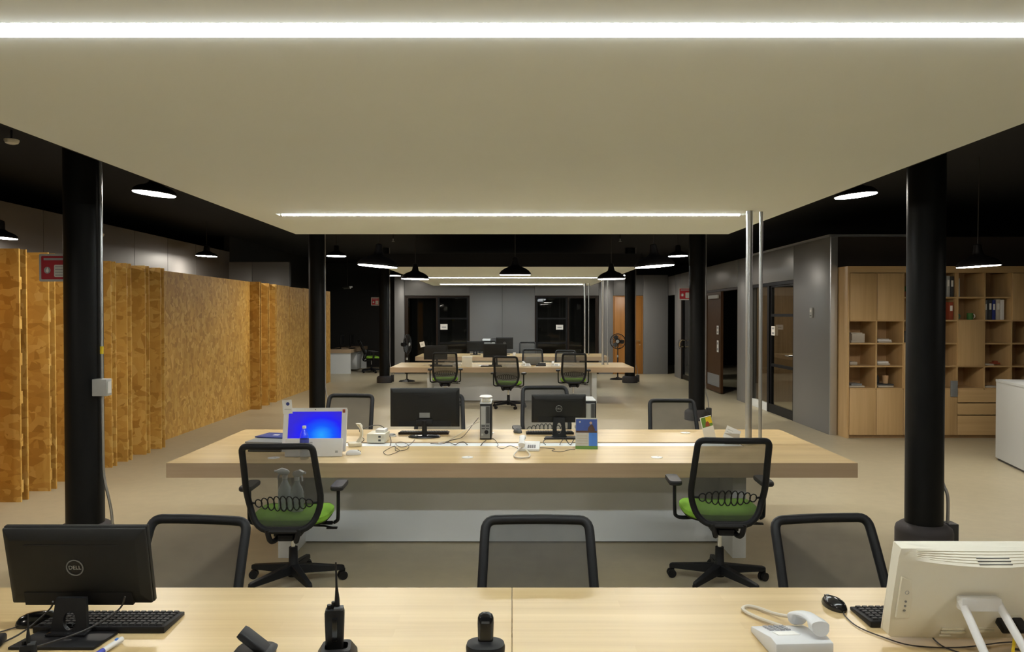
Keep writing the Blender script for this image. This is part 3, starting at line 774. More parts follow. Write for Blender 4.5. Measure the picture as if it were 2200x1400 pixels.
# shiny cable poles from desk to ceiling panel
for yy, lab in ((Y1+DD/2, 'nearest pair of cable poles on the front desk'), (Y2+DD/2, 'silver'), (Y3+DD/2, 'middle'), (Y4+DD/2, 'far')):
    if yy < 4: continue
    n = {'silver': 'on the middle bench desk', 'middle': 'on the distant bench desk', 'far': 'on the farthest bench desk'}[lab]
    p = thing('cable_pole', 'thick silver cable pole rising to the ceiling ' + n, 'pole', (1.925, yy-0.01, DH), group='cable poles')
    obj('tube', G().lathe([(0.0265, 0.0), (0.0265, SOFZ-DH)], 24), 'brushed_steel', p)
    obj('collar', G().lathe([(0.034, 0.0), (0.034, 0.01), (0.027, 0.014)], 24), 'chrome', p)
    p = thing('cable_pole', 'thin silver cable pole right of the thick one ' + n, 'pole', (2.03, yy+0.02, DH), group='cable poles')
    obj('tube', G().lathe([(0.0145, 0.0), (0.0145, SOFZ-DH)], 18), 'brushed_steel', p)
    obj('collar', G().lathe([(0.020, 0.0), (0.020, 0.01), (0.015, 0.014)], 18), 'chrome', p)

# ================================================================== CHAIRS
def back_y(z):      # backrest lean: lower edge, lumbar, top (sitter looks along +y)
    v = (z - 0.44)/0.57
    return -0.235 + 0.02*math.sin(min(1, max(0, v/0.5))*PI) - 0.165*max(0.0, (v-0.25)/0.75)**1.25
def back_pt(x, z, off=0.0):
    return (x, back_y(z) + 0.35*x*x + off, z)
def back_outline():
    cor = [(-0.165, 0.44, 0.09), (0.165, 0.44, 0.09), (0.236, 0.60, 0.10), (0.217, 1.008, 0.042), (-0.217, 1.008, 0.042), (-0.236, 0.60, 0.10)]
    out = []
    for i, (x, z, r) in enumerate(cor):
        p = Vector((x, z)); a = Vector(cor[i-1][:2]); b = Vector(cor[(i+1) % 6][:2])
        p0 = p + (a-p).normalized()*r; p1 = p + (b-p).normalized()*r
        for k in range(6):
            t = k/5
            out.append((1-t)**2*p0 + 2*t*(1-t)*p + t*t*p1)
    # subdivide long sides
    res = []
    for i in range(len(out)):
        a, b = out[i], out[(i+1) % len(out)]
        n = max(1, int((b-a).length/0.05))
        for k in range(n): res.append(a + (b-a)*k/n)
    return res
def make_chair():
    t = thing('office_chair', 'x', 'chair', group='black mesh office chairs with green seats')
    hub = obj('base_hub', G().lathe([(0.034, 0.055), (0.036, 0.14), (0.03, 0.15), (0.028, 0.25)], 20), 'chair_frame', t)
    rot5 = [2*PI*k/5 + 0.25 for k in range(5)]
    lm = build('base_leg', G().loft([[(0.02, -0.028, 0.075), (0.02, 0.028, 0.075), (0.02, 0.026, 0.14), (0.02, -0.026, 0.14)],
                                      [(0.32, -0.018, 0.066), (0.32, 0.018, 0.066), (0.32, 0.016, 0.098), (0.32, -0.016, 0.098)],
                                      [(0.335, -0.014, 0.066), (0.335, 0.014, 0.066), (0.335, 0.012, 0.092), (0.335, -0.012, 0.092)]]), 0.004, 1)
    cm = build('caster', G().cyl((0, -0.024, 0.029), (0, -0.006, 0.029), 0.029, n=16).cyl((0, 0.006, 0.029), (0, 0.024, 0.029), 0.029, n=16)
               .cyl((0, -0.006, 0.029), (0, 0.006, 0.029), 0.012, n=10).cyl((0.012, 0, 0.04), (0.012, 0, 0.075), 0.008, n=8))
    for a in rot5:
        obj('base_leg', lm, 'chair_frame', t, rot=(0, 0, a))
        obj('caster', cm, 'black_plastic', t, loc=(0.322*math.cos(a), 0.322*math.sin(a), 0), rot=(0, 0, a*2.3))
    obj('gas_lift', G().lathe([(0.0145, 0.24), (0.0145, 0.40)], 16), 'chrome', t)
    up = []
    g = G().box(-0.09, 0.09, -0.15, 0.12, 0.375, 0.425).box(-0.05, 0.05, -0.20, -0.10, 0.36, 0.40)
    up.append(obj('mechanism', g, 'black_plastic', t, 0.008))
    up.append(obj('tilt_lever', G().tube([(0.08, 0.03, 0.40), (0.20, 0.03, 0.395), (0.26, 0.02, 0.385)], 0.007).box(0.22, 0.29, 0.0, 0.03, 0.38, 0.39), 'black_plastic', t))
    # seat cushion and shell
    def ring(w, d, z, n=32, e=3.2, cy=0.04):
        o = []
        for k in range(n):
            a = 2*PI*k/n; c, s = math.cos(a), math.sin(a)
            yy = d*math.copysign(abs(s)**(2/e), s)
            o.append((w*math.copysign(abs(c)**(2/e), c), yy + cy, z + 0.012*(abs(c)**2)*0.5 - 0.018*max(0, s)**3))
        return o
    up.append(obj('seat_shell', G().loft([ring(0.17, 0.17, 0.420), ring(0.235, 0.225, 0.442), ring(0.243, 0.232, 0.452)]), 'chair_frame', t))
    up.append(obj('seat', G().loft([ring(0.235, 0.225, 0.450), ring(0.252, 0.240, 0.468), ring(0.250, 0.238, 0.492), ring(0.232, 0.222, 0.508), ring(0.18, 0.17, 0.515), ring(0.08, 0.08, 0.514)]), 'green_fabric', t))
    # backrest
    ol = back_outline()
    fr = obj('backrest_frame', G().tube([back_pt(p.x, p.y) for p in ol], 0.017, 10, closed=True, flat=(0.020, 0.015, (1, 0, 0.3))) if False else
             G().tube([back_pt(p.x, p.y) for p in ol], 0.0205, 10, closed=True), 'chair_frame', t)
    up.append(fr)
    # mesh sheet filling the outline
    zs = [0.445 + 0.56*k/16 for k in range(17)]
    def halfw(z):
        best = 0.0
        for i in range(len(ol)):
            a, b = ol[i], ol[(i+1) % len(ol)]
            if (a.y - z)*(b.y - z) <= 0 and abs(a.y-b.y) > 1e-6:
                best = max(best, a.x + (b.x-a.x)*(z-a.y)/(b.y-a.y))
        return best
    vs, fs, NX = [], [], 9
    for z in zs:
        w = max(0.10, halfw(z)) - 0.004
        for i in range(NX):
            vs.append(back_pt(-w + 2*w*i/(NX-1), z))
    for r in range(len(zs)-1):
        for i in range(NX-1):
            fs.append((r*NX+i, r*NX+i+1, (r+1)*NX+i+1, (r+1)*NX+i))
    obj('mesh_sheet', G().add(vs, fs), 'chair_mesh', fr)
    g = G()
    for k in range(9):
        cx = (k-4)*0.040
        g.tube([back_pt(cx + 0.022*math.cos(a), 0.615 + (0.052-0.0016*(k-4)**2)*math.sin(a), -0.012) for a in [2*PI*j/16 for j in range(16)]], 0.0042, 6, closed=True)
    for s in (-1, 1):
        g.tube([back_pt(0.18*s, 0.615, -0.012), back_pt(0.225*s, 0.615, 0.0)], 0.007, 6)
    obj('lumbar_support', g, 'black_plastic', fr)
    # bracket from mechanism up to the backrest
    g = G()
    for s in (-1, 1):
        g.tube(smooth_path([(0.05*s, -0.12, 0.385), (0.07*s, -0.20, 0.365), (0.085*s, -0.245, 0.385), (0.10*s, -0.25, 0.45)]), 0.017, 8)
    g.tube([(-0.10, -0.25, 0.44), (0.10, -0.25, 0.44)], 0.014, 8)
    up.append(obj('back_bracket', g, 'black_plastic', t))
    for s in (-1, 1):
        arm = obj('armrest', G().tube(smooth_path([(0.14*s, 0.02, 0.425), (0.24*s, 0.02, 0.418), (0.285*s, 0.02, 0.43), (0.295*s, 0.02, 0.47), (0.297*s, 0.02, 0.655)], 4), 0.016, 8, flat=(0.012, 0.026, (1, 0, 0.2))), 'chair_frame', t)
        ol2 = rrect(0.085, 0.25, 0.035)
        obj('arm_pad', G().loft([[(p[0]*k + 0.30*s, p[1]*k + 0.045, z) for p in ol2] for k, z in ((0.93, 0.652), (1.0, 0.660), (1.0, 0.674), (0.93, 0.682))]), 'chair_pad', arm)
        up.append(arm)
    return t, [o.name.split('.')[0] for o in up]
chair0, UPPER = make_chair()
first = [True]
def place_chair(x, y, deg, dz, lab, base=0.0):
    if first[0]:
        r = chair0; r.location = (x, y, 0); r.rotation_euler = (0, 0, math.radians(deg)); r['label'] = lab; first[0] = False
        kids = None
    else:
        r = dup(chair0, (x, y, 0), math.radians(deg), lab)
    for ch in r.children:
        b = ch.name.split('.')[0]
        if base and b in ('base_leg', 'caster'):
            v = Matrix.Rotation(math.radians(base), 3, 'Z') @ ch.location
            ch.location = v; ch.rotation_euler.z += math.radians(base)
        ch.location.z = (dz if b in UPPER else (dz*0.6 if b == 'gas_lift' else ch.location.z))
    return r
place_chair(-1.466, 4.97, 2, -0.015, 'mesh office chair with spray bottles on its green seat, before the middle desk')
place_chair(1.391, 4.97, -3, 0.02, 'mesh office chair with empty green seat at the right before the middle desk')
place_chair(-1.40, 2.85, 174, -0.10, 'grey mesh chair back behind the foreground desk beside the black monitor', 174-180+6-14.32)
place_chair(0.106, 2.74, 180, -0.07, 'grey mesh chair back at the middle of the foreground desk')
place_chair(1.40, 2.87, 187, -0.10, 'grey mesh chair back behind the foreground desk beside the white computer', 360-187-14.32)
place_chair(-1.63, 7.04, 176, -0.01, 'mesh chair behind the middle desk, right of the blue screen')
place_chair(-0.70, 7.04, 182, -0.01, 'mesh chair mostly hidden behind the large black monitor')
place_chair(0.345, 7.04, 183, 0.07, 'mesh chair behind the monitor with the ring emblem')
place_chair(1.58, 7.04, 178, -0.06, 'mesh chair behind the right half of the middle desk')
place_chair(-1.31, 14.60, 4, 0.07, 'left of the three chairs before the distant desk')
place_chair(-0.07, 14.50, -8, 0.0, 'middle of the three chairs before the distant desk')
place_chair(1.205, 14.62, -2, 0.05, 'right of the three chairs before the distant desk')
place_chair(0.475, 16.80, 180, 0.0, 'chair behind the distant desk nearest its phones')
place_chair(1.21, 16.82, 176, -0.03, 'chair behind the distant desk next to the cable pole')
place_chair(-0.68, 20.75, 180, 0.05, 'chair behind the farthest desk by the printer')
place_chair(0.46, 20.75, 183, 0.02, 'chair behind the farthest desk beside the right glazed door')
place_chair(-4.42, 23.4, -70, 0.0, 'dark chair with green seat at the desk in the alcove')

# ================================================================== PENDANT LAMPS
def pendant(x, y, z, dia, roll, lab, style='dome', pitch=0.0):
    """z = height of the diffuser"""
    t = thing('pendant_lamp', lab, 'pendant lamp', (x, y, z), group='black pendant lamps', rot=(math.radians(pitch), math.radians(roll), 0))
    r = dia/2
    if style == 'dome':
        prof = [(r, 0.0), (r*1.01, 0.012), (r*0.97, 0.03), (r*0.86, 0.06), (r*0.66, 0.09), (r*0.42, 0.112), (r*0.27, 0.13), (r*0.23, 0.15), (r*0.19, 0.20), (r*0.17, 0.24), (r*0.10, 0.25)]
    else:
        prof = [(r, 0.0), (r*1.01, 0.010), (r*0.96, 0.03), (r*0.80, 0.055), (r*0.45, 0.08), (r*0.30, 0.10), (r*0.28, 0.17), (r*0.24, 0.20), (r*0.10, 0.21)]
    obj('shade', G().lathe(prof, 32), 'lamp_black', t)
    obj('diffuser', G().lathe([(r*0.965, -0.0005), (r*0.955, -0.005)], 32), 'dome_glow' if style == 'dome' else 'lamp_glow', t)
    top = prof[-1][1]
    T = Euler((math.radians(pitch), math.radians(roll), 0)).to_matrix().inverted()
    end = T @ Vector((0, 0, 3.6 - z))
    # the cord leaves the neck and runs up to the ceiling rose
    obj('cord', G().tube([(0, 0, top), tuple(Vector((0, 0, top+0.08))*0.6 + end*0.02), tuple(end)], 0.005, 6), 'cord_dark', t)
    return t
RZ = 2.936
pendant(-3.345, 6.98, RZ, 0.385, 5.5, 'bright pendant lamp beside the left edge of the front ceiling panel', 'flat')
pendant(3.26, 7.08, RZ, 0.385, -5.0, 'bright pendant lamp beside the right edge of the front ceiling panel', 'flat')
pendant(-3.37, 14.3, RZ, 0.375, 0.5, 'pendant lamp just right of the middle left column', 'flat')
pendant(3.185, 14.3, RZ, 0.375, -1.5, 'pendant lamp just left of the middle right column', 'flat')
pendant(-3.38, 21.4, RZ, 0.37, 0, 'small far pendant lamp at the left end of the distant ceiling panel', 'flat')
pendant(3.22, 21.2, RZ, 0.37, 0, 'small far pendant lamp half hidden by the farthest right column', 'flat')
pendant(-5.86, 14.3, RZ, 0.39, 2.5, 'pendant lamp above the chipboard partition near the grey wall', 'flat')
pendant(-6.05, 8.80, 2.715, 0.38, 3, 'pendant lamp cut off by the left edge above the chipboard fins', 'flat')
pendant(-1.51, 8.37, 2.352, 0.45, 4.5, 'wide glowing dome lamp left of centre seen edge on', 'dome')
pendant(1.60, 8.37, 2.35, 0.45, -4.0, 'wide glowing dome lamp right of centre seen edge on', 'dome')
pendant(-1.56, 12.0, 2.385, 0.45, 1.2, 'black dome lamp with a visible shade left of the distant tubes', 'dome')
pendant(1.60, 12.0, 2.385, 0.45, -1.0, 'black dome lamp with a visible shade right of the distant tubes', 'dome')
pendant(0.045, 10.6, 2.376, 0.45, 0, 'black dome lamp hanging at the centre with only a sliver of light', 'dome', 2.4)
# unseen lamps added to brighten the near floor, fins and front faces
pendant(-3.34, -0.15, RZ, 0.385, 0, 'pendant lamp of the left column row behind the viewer', 'flat')
pendant(3.26, -0.15, RZ, 0.385, 0, 'pendant lamp of the right column row behind the viewer', 'flat')
pendant(-4.1, 3.6, 2.356, 0.45, 0, 'dome lamp out of view over the aisle beside the chipboard fins', 'dome')
pendant(5.30, 4.6, 2.356, 0.45, 0, 'dome lamp out of view over the right aisle', 'dome')
pendant(5.30, 8.47, 2.356, 0.45, -3.2, 'dome lamp hanging in front of the bookcase', 'dome')

# ================================================================== DEVICE BUILDERS
TZ = DH + 0.0005
def monitor(x, y, lab, w, h, zc, tilt, rz=0.0, logo=False, sticker=False, base='plate', group='black monitors', neck_hole=True, mat='monitor_back'):
    """monitor with its back towards -y; screen faces +y. zc = centre height above desk"""
    t = thing('monitor', lab, 'monitor', (x, y, TZ), rz, group)
    T = Matrix.Translation((0, 0.0, zc)) @ Matrix.Rotation(math.radians(tilt), 4, 'X')
    bez = obj('bezel', G().box(-w/2, w/2, 0.028, 0.046, -h/2, h/2, T=T), mat, t, 0.003)
    obj('screen', G().box(-w/2+0.014, w/2-0.014, 0.046, 0.0475, -h/2+0.016, h/2-0.014, T=T), 'black_gloss', bez)
    # tapered rear housing with a lower cable recess
    a = [(-w/2+0.002, -h/2+0.002), (w/2-0.002, -h/2+0.002), (w/2-0.002, h/2-0.002), (-w/2+0.002, h/2-0.002)]
    b = [(-w/2+0.03, -h/2+0.045), (w/2-0.03, -h/2+0.045), (w/2-0.03, h/2-0.035), (-w/2+0.03, h/2-0.035)]
    rear = obj('rear_cover', G().loft([[(p[0], 0.028, p[1]) for p in a], [(p[0], 0.016, p[1]) for p in a], [(p[0], 0.0, p[1]) for p in b]], T=T), mat, t, 0.003)
    obj('cable_recess', G().box(-w*0.38, w*0.38, -0.002, 0.020, -h/2+0.006, -h/2+0.052, T=T), 'black_plastic', rear)
    obj('vent_line', G().box(-w*0.34, w*0.34, -0.0015, 0.004, h/2-0.056, h/2-0.051, T=T), 'black_plastic', rear)
    if logo:
        obj('emblem_ring', G().tube([tuple(T @ Vector((0.027*math.cos(q), -0.0012, 0.004+0.027*math.sin(q)))) for q in [2*PI*k/28 for k in range(28)]], 0.0022, 6, closed=True), 'grey_plastic', rear)
        lt = obj('lettering', text_mesh('DELL', 0.019, 0.0006), 'light_grey', rear)
        lt.matrix_local = T @ Matrix.Translation((0, -0.0012, 0.004)) @ Matrix.Rotation(PI/2, 4, 'X')
    if sticker:
        obj('sticker', G().box(-0.045, 0.045, -0.0012, 0, -h*0.26, -h*0.13, T=T), 'grey_plastic', rear)
        obj('badge', G().box(-0.05, 0.05, -0.0012, 0, h*0.25, h*0.31, T=T), 'black_plastic', rear)
    if base == 'plate':
        if neck_hole:
            n = 24
            ztop = zc - h/2 + 0.05; zlo = 0.010; cz = (zc - h/2)*0.62 + 0.006
            hole = [(0.021*math.cos(2*PI*k/n), cz + 0.40*(zc - h/2)*math.sin(2*PI*k/n)) for k in range(n)]
            outer = []
            for k in range(n):
                q = 2*PI*k/n; c, s_ = math.cos(q), math.sin(q)
                zz = cz + s_/max(abs(c), abs(s_))*(ztop - cz if s_ > 0 else cz - zlo)
                xx = c/max(abs(c), abs(s_))*(0.060 - 0.012*(zz - zlo)/(ztop - zlo))
                outer.append((xx, zz))
            vs = []
            for yy in (-0.042, -0.026):
                vs += [(p[0], yy + 0.12*p[1], p[1]) for p in outer] + [(p[0], yy + 0.12*p[1], p[1]) for p in hole]
            fs = []
            for k in range(n):
                j = (k+1) % n
                fs += [(k, j, n+j, n+k), (2*n+k, 3*n+k, 3*n+j, 2*n+j), (k, 2*n+k, 2*n+j, j), (n+k, n+j, 3*n+j, 3*n+k)]
            obj('neck', G().add(vs, fs), 'black_plastic', t)
        else:
            obj('neck', G().box(-0.03, 0.03, -0.03, -0.005, 0.008, zc), 'black_plastic', t, 0.004)
        obj('base', G().prism([(-0.115, -0.016), (0.15, -0.016), (0.135, -0.135), (-0.135, -0.135)], 'z', 0, 0.010), 'black_plastic', t, 0.003)
        obj('neck_foot', G().box(-0.065, 0.065, -0.062, -0.018, 0.010, 0.018), 'black_gloss', t, 0.003)
    else:
        obj('neck', G().tube([(0, -0.01, 0.01), (0, -0.01, zc-0.11)], 0.022, 14), 'black_plastic', t)
        obj('hinge', G().box(-0.07, 0.07, -0.02, 0.012, zc-0.150, zc-0.10), 'black_plastic', t, 0.006)
        obj('base', G().loft([[(0.14*k*math.cos(q), 0.09*k*math.sin(q) - 0.01, z) for q in [2*PI*j/32 for j in range(32)]] for k, z in ((1, 0), (1, 0.006), (0.93, 0.012), (0.3, 0.018))]), 'black_gloss', t)
    return t
def keyboard(x, y, lab, L=0.44, D=0.15, rz=0.0, mat='black_plastic', keys=True, key_parts=False, z=TZ):
    t = thing('keyboard', lab, 'keyboard', (x, y, z), rz, 'keyboards')
    obj('body', G().prism([(-D/2, 0), (D/2, 0), (D/2, 0.012), (-D/2, 0.022)], 'x', -L/2, L/2), mat, t, 0.003)
    kw = L*0.95/18
    km = build('key', G().loft([[(-kw*0.44, -0.0075, 0), (kw*0.44, -0.0075, 0), (kw*0.44, 0.0075, 0), (-kw*0.44, 0.0075, 0)],
                                [(-kw*0.34, -0.006, 0.006), (kw*0.34, -0.006, 0.006), (kw*0.34, 0.006, 0.006), (-kw*0.34, 0.006, 0.006)]]))
    km.materials.append(MATS['key_black'])
    if key_parts:
        for r in range(6):
            for c in range(18):
                yy = -D*0.38 + D*0.76*r/5
                obj('key', km, None, t, loc=(-L*0.475 + kw*(c+0.5), yy, 0.0175 - 0.010*(yy/D)))
    elif keys:
        g = G()
        for r in range(5):
            for c in range(18):
                yy = -D*0.36 + D*0.72*r/4; xx = -L*0.475 + kw*(c+0.5); zz = 0.0175 - 0.010*(yy/D)
                g.box(xx-kw*0.4, xx+kw*0.4, yy-0.009, yy+0.009, zz, zz+0.005)
        obj('keys', g, 'key_black', t)
    return t
def mouse(x, y, lab, rz, mat, s=1.0):
    t = thing('mouse', lab, 'mouse', (x, y, TZ), rz, 'computer mice')
    rings = []
    for k, zf in ((1.0, 0.0), (1.03, 0.006), (0.98, 0.016), (0.82, 0.027), (0.52, 0.034), (0.15, 0.0365)):
        rings.append([(0.031*s*k*math.cos(q)*(1.0 - 0.10*math.sin(q)), 0.056*s*k*math.sin(q) - 0.004*(1-k), zf*s*(1 + 0.0*math.sin(q))) for q in [2*PI*j/28 for j in range(28)]])
    obj('body', G().loft(rings), mat, t)
    obj('wheel', G().cyl((-0.004*s, 0.034*s, 0.025*s), (0.004*s, 0.034*s, 0.025*s), 0.010*s, n=12), 'grey_plastic', t)
    obj('button_seam', G().box(-0.0008, 0.0008, 0.030*s, 0.053*s, 0.012*s, 0.0275*s), 'ink', t)
    return t
def desk_phone(x, y, lab, rz, s=1.0, mat='phone_grey', handset='left', key_parts=False, cord=True, loop=None):
    """push-button phone; its user sits at -y. handset along one side"""
    t = thing('desk_phone', lab, 'phone', (x, y, TZ), rz, 'white desk phones')
    w, d = 0.18*s, 0.21*s
    obj('base', G().prism([(-d/2, 0), (d/2, 0), (d/2, 0.052*s), (d*0.3, 0.056*s), (-d/2, 0.020*s)], 'x', -w/2, w/2), mat, t, 0.005*s)
    sl = math.atan2(0.036, 0.8*0.21)
    sg = -1 if handset == 'left' else 1
    T = Matrix.Translation((0, -d/2, 0.020*s)) @ Matrix.Rotation(sl, 4, 'X')
    kx0 = -0.004*s if sg < 0 else -0.066*s
    km = build('button', G().box(-0.0065*s, 0.0065*s, -0.005*s, 0.005*s, 0, 0.004*s))
    km.materials.append(MATS['ink_grey'])
    g = G()
    for r in range(4):
        for c in range(4):
            p = T @ Vector((kx0 + 0.018*s*c, 0.024*s + 0.0185*s*r, 0.0005))
            if key_parts: obj('button', km, None, t, loc=p, rot=(sl, 0, 0))
            else: g.box(p.x-0.0065*s, p.x+0.0065*s, p.y-0.006*s, p.y+0.006*s, p.z, p.z+0.004*s)
    if not key_parts: obj('buttons', g, 'ink_grey', t)
    obj('name_card', G().box(kx0-0.008*s, kx0+0.062*s, 0.105*s, 0.155*s, 0.0, 0.0022*s, T=T), 'paper', t)
    # handset: ear and mouth blocks joined by an arched grip
    hx = sg*w*0.33
    prof = []
    for k in range(13):
        u = k/12; yy = -0.092*s + 0.184*s*u
        arch = 0.013*s*math.sin(PI*u)
        hh = 0.016*s + (0.015*s if (u < 0.2 or u > 0.8) else 0.0)
        drop = 0.014*s if (u < 0.22 or u > 0.78) else 0.0
        ww = (0.028 if (u < 0.22 or u > 0.78) else 0.023)*s
        zc = 0.047*s + arch
        prof.append([tuple(T @ Vector((hx + ww*math.cos(q)*1.0, yy + 0.105*s, (zc - drop*0.5 if math.sin(q) < 0 else zc) + (0.012*s + (drop if math.sin(q) < 0 else 0))*math.sin(q) - 0.012*s))) for q in [2*PI*j/14 for j in range(14)]])
    obj('handset', G().loft(prof), mat, t)
    if loop:
        obj('cord', G().tube(smooth_path(loop, 8), 0.0062*s, 8), 'cord_light', t)
    return t
def cable(pts, r, mat, lab, name='cable', k=6):
    o = obj(name, G().tube(smooth_path(pts, k), r, 6), mat)
    return tag(o, lab, 'cable', 'cables on the desks')
def on(x, y, dz=0.0): 
    p = gz(x, y, DH + dz); return (p.x, p.y, DH + dz)

# ================================================================== FOREGROUND DESK
p = gz(180, 1352, DH)
monitor(-1.447, 2.455, 'large black monitor seen from behind at the left of the foreground desk', 0.474, 0.275, 0.2105, 11.0, 0.0, logo=True)
keyboard(-1.365, 2.52, 'black keyboard beneath the large monitor on the foreground desk', 0.435, 0.155, key_parts=True)
mouse(-1.615, 2.52, 'black mouse left of the monitor stand on the foreground desk', math.radians(-62), 'black_gloss', 1.12)
cable([(-1.50, 2.42, 0.865), (-1.54, 2.46, 0.82), (-1.60, 2.40, 0.765), (-1.66, 2.30, 0.754), (-1.70, 2.22, 0.754)], 0.003, 'cord_dark', 'grey cable dropping from the left of the large monitor')
cable([(-1.28, 2.45, 0.87), (-1.31, 2.46, 0.82), (-1.38, 2.38, 0.785), (-1.50, 2.26, 0.772), (-1.56, 2.18, 0.756)], 0.003, 'cord_dark', 'cable crossing the monitor base towards the viewer')
cable([(-1.655, 2.49, 0.756), (-1.70, 2.44, 0.754), (-1.74, 2.405, 0.762)], 0.0022, 'cord_dark', 'thin cable from the black mouse to the desk edge plug')
t = thing('usb_hub', 'black plug lump at the left edge of the foreground desk', 'plug', (-1.655, 2.355, TZ), 0.3)
obj('body', G().box(-0.035, 0.035, -0.03, 0.03, 0, 0.028), 'black_plastic', t, 0.009, seg=3)
obj('connector', G().box(0.0, 0.02, -0.052, -0.028, 0.004, 0.02), 'grey_plastic', t, 0.002)
a, b = on(262, 1372, 0.012), on(214, 1402, 0.012)
t = thing('marker_pen', 'white marker pen with blue end lying beside the monitor base', 'pen', a)
d = Vector(b) - Vector(a)
obj('barrel', G().cyl((0, 0, 0), tuple(d*0.85), 0.0085), 'white_plastic', t)
obj('cap', G().cyl(tuple(d*0.85), tuple(d*1.3), 0.009), 'label_blue', t)
obj('clip', G().box(-0.003, 0.003, -0.006, 0.006, 0.008, 0.012, T=Matrix.Translation(d*0.25)), 'cal_sky', t)
def walkie(x, y, lab, rz, ant_h, with_charger, s=1.0, ant_off=(0.012, 0.004)):
    t = thing('walkie_talkie', lab, 'radio', (x, y, TZ + (0.035 if with_charger else 0.0)), rz, 'walkie-talkies')
    ring = lambda k, z, dx=0.0: [(px*k + dx, py*k, z) for px, py in rrect(0.056*s, 0.036*s, 0.009*s, 3)]
    obj('body', G().loft([ring(0.92, 0.0), ring(0.95, 0.02*s), ring(1.03, 0.085*s), ring(1.05, 0.112*s), ring(0.96, 0.122*s)]), 'black_plastic', t)
    obj('belt_clip', G().box(-0.006, 0.010, -0.026*s, -0.017*s, 0.03*s, 0.10*s), 'black_gloss', t, 0.002)
    obj('speaker_top', G().box(-0.002*s, 0.026*s, -0.017*s, 0.012*s, 0.120*s, 0.128*s), 'dark_grey', t, 0.002)
    obj('volume_knob', G().cyl((-0.016*s, 0.002, 0.121*s), (-0.016*s, 0.002, 0.134*s), 0.0068*s), 'black_plastic', t)
    obj('channel_knob', G().cyl((-0.004*s, 0.004, 0.121*s), (-0.004*s, 0.004, 0.142*s), 0.0060*s), 'black_plastic', t)
    obj('antenna', G().tube([(ant_off[0]*s*0.6, ant_off[1], 0.120*s), (ant_off[0]*s*0.6, ant_off[1], 0.15*s), (ant_off[0]*s*0.45, ant_off[1], 0.19*s), (ant_off[0]*s*0.3, ant_off[1], ant_h)], [0.0085*s, 0.0075*s, 0.0035*s, 0.0026*s], 10), 'black_plastic', t)
    return t
walkie(-0.540, 2.255, 'walkie-talkie with tall antenna standing in its charger on the foreground desk', 0.15, 0.262, True, 1.0)
t = thing('radio_charger', 'black charging cradle holding the walkie-talkie', 'charger', (-0.530, 2.235, TZ), 0.15)
rr = lambda w, d, z: [(px, py, z) for px, py in rrect(w, d, 0.014, 3)]
obj('cradle', G().loft([rr(0.12, 0.13, 0.0), rr(0.118, 0.128, 0.02), rr(0.085, 0.085, 0.052), rr(0.068, 0.052, 0.052), rr(0.066, 0.05, 0.034)]), 'black_plastic', t)
obj('indicator', G().box(-0.008, 0.008, -0.061, -0.058, 0.014, 0.020), 'ink_grey', t)
cable([(-0.590, 2.25, 0.765), (-0.62, 2.245, 0.757), (-0.68, 2.21, 0.754), (-0.76, 2.16, 0.754)], 0.0025, 'cord_dark', 'thin lead running left from the walkie-talkie charger')
walkie(-1.412, 2.160, 'second walkie-talkie at the lower left, only its short antenna in view', 0.4, 0.178, False, 0.74, (0.0, 0.0))
# card reader with tilted flap
t = thing('barcode_scanner', 'black scanner with tilted head on a round stand, left of the walkie-talkie', 'scanner', (-0.775, 2.235, TZ), 0.0)
obj('stand', G().loft([[(p_[0]*k, p_[1]*k, z) for p_ in rrect(0.118, 0.10, 0.03, 4)] for k, z in ((1.0, 0.0), (0.93, 0.012), (0.96, 0.030), (1.03, 0.040), (0.9, 0.046))]), 'black_plastic', t)
T = Matrix.Translation((0.022, 0.0, 0.046)) @ Matrix.Rotation(math.radians(-52), 4, 'Y')
obj('head', G().loft([[(p_[0]*k, p_[1]*k, z) for p_ in rrect(0.024, 0.060, 0.008, 3)] for k, z in ((0.85, -0.014), (1, 0.0), (1, 0.07), (0.9, 0.082))], T=T), 'black_plastic', t)
obj('hinge', G().cyl((0.02, -0.02, 0.047), (0.02, 0.02, 0.047), 0.007), 'brushed_steel', t)
# cordless handset in its cradle
t = thing('cordless_phone', 'black cordless handset upright in a round cradle at the middle of the foreground desk', 'phone', (-0.080, 2.235, TZ), 0.0)
obj('cradle', G().loft([[(p_[0]*k, p_[1]*k, z) for p_ in rrect(0.118, 0.095, 0.042, 6)] for k, z in ((0.92, 0.0), (0.98, 0.03), (1.0, 0.05), (0.95, 0.060), (0.70, 0.066))]), 'black_plastic', t)
T = Matrix.Translation((0.0, 0.005, 0.052)) @ Matrix.Rotation(math.radians(-8), 4, 'X')
obj('handset', G().loft([[(p_[0]*k, p_[1]*k, z) for p_ in rrect(0.050, 0.030, 0.012, 4)] for k, z in ((0.90, 0.0), (0.96, 0.04), (1.0, 0.065), (0.97, 0.080), (0.80, 0.090), (0.45, 0.0955))], T=T), 'black_gloss', t)
obj('earpiece', G().box(-0.012, 0.012, -0.0165, -0.0150, 0.066, 0.072, T=T), 'dark_grey', t)

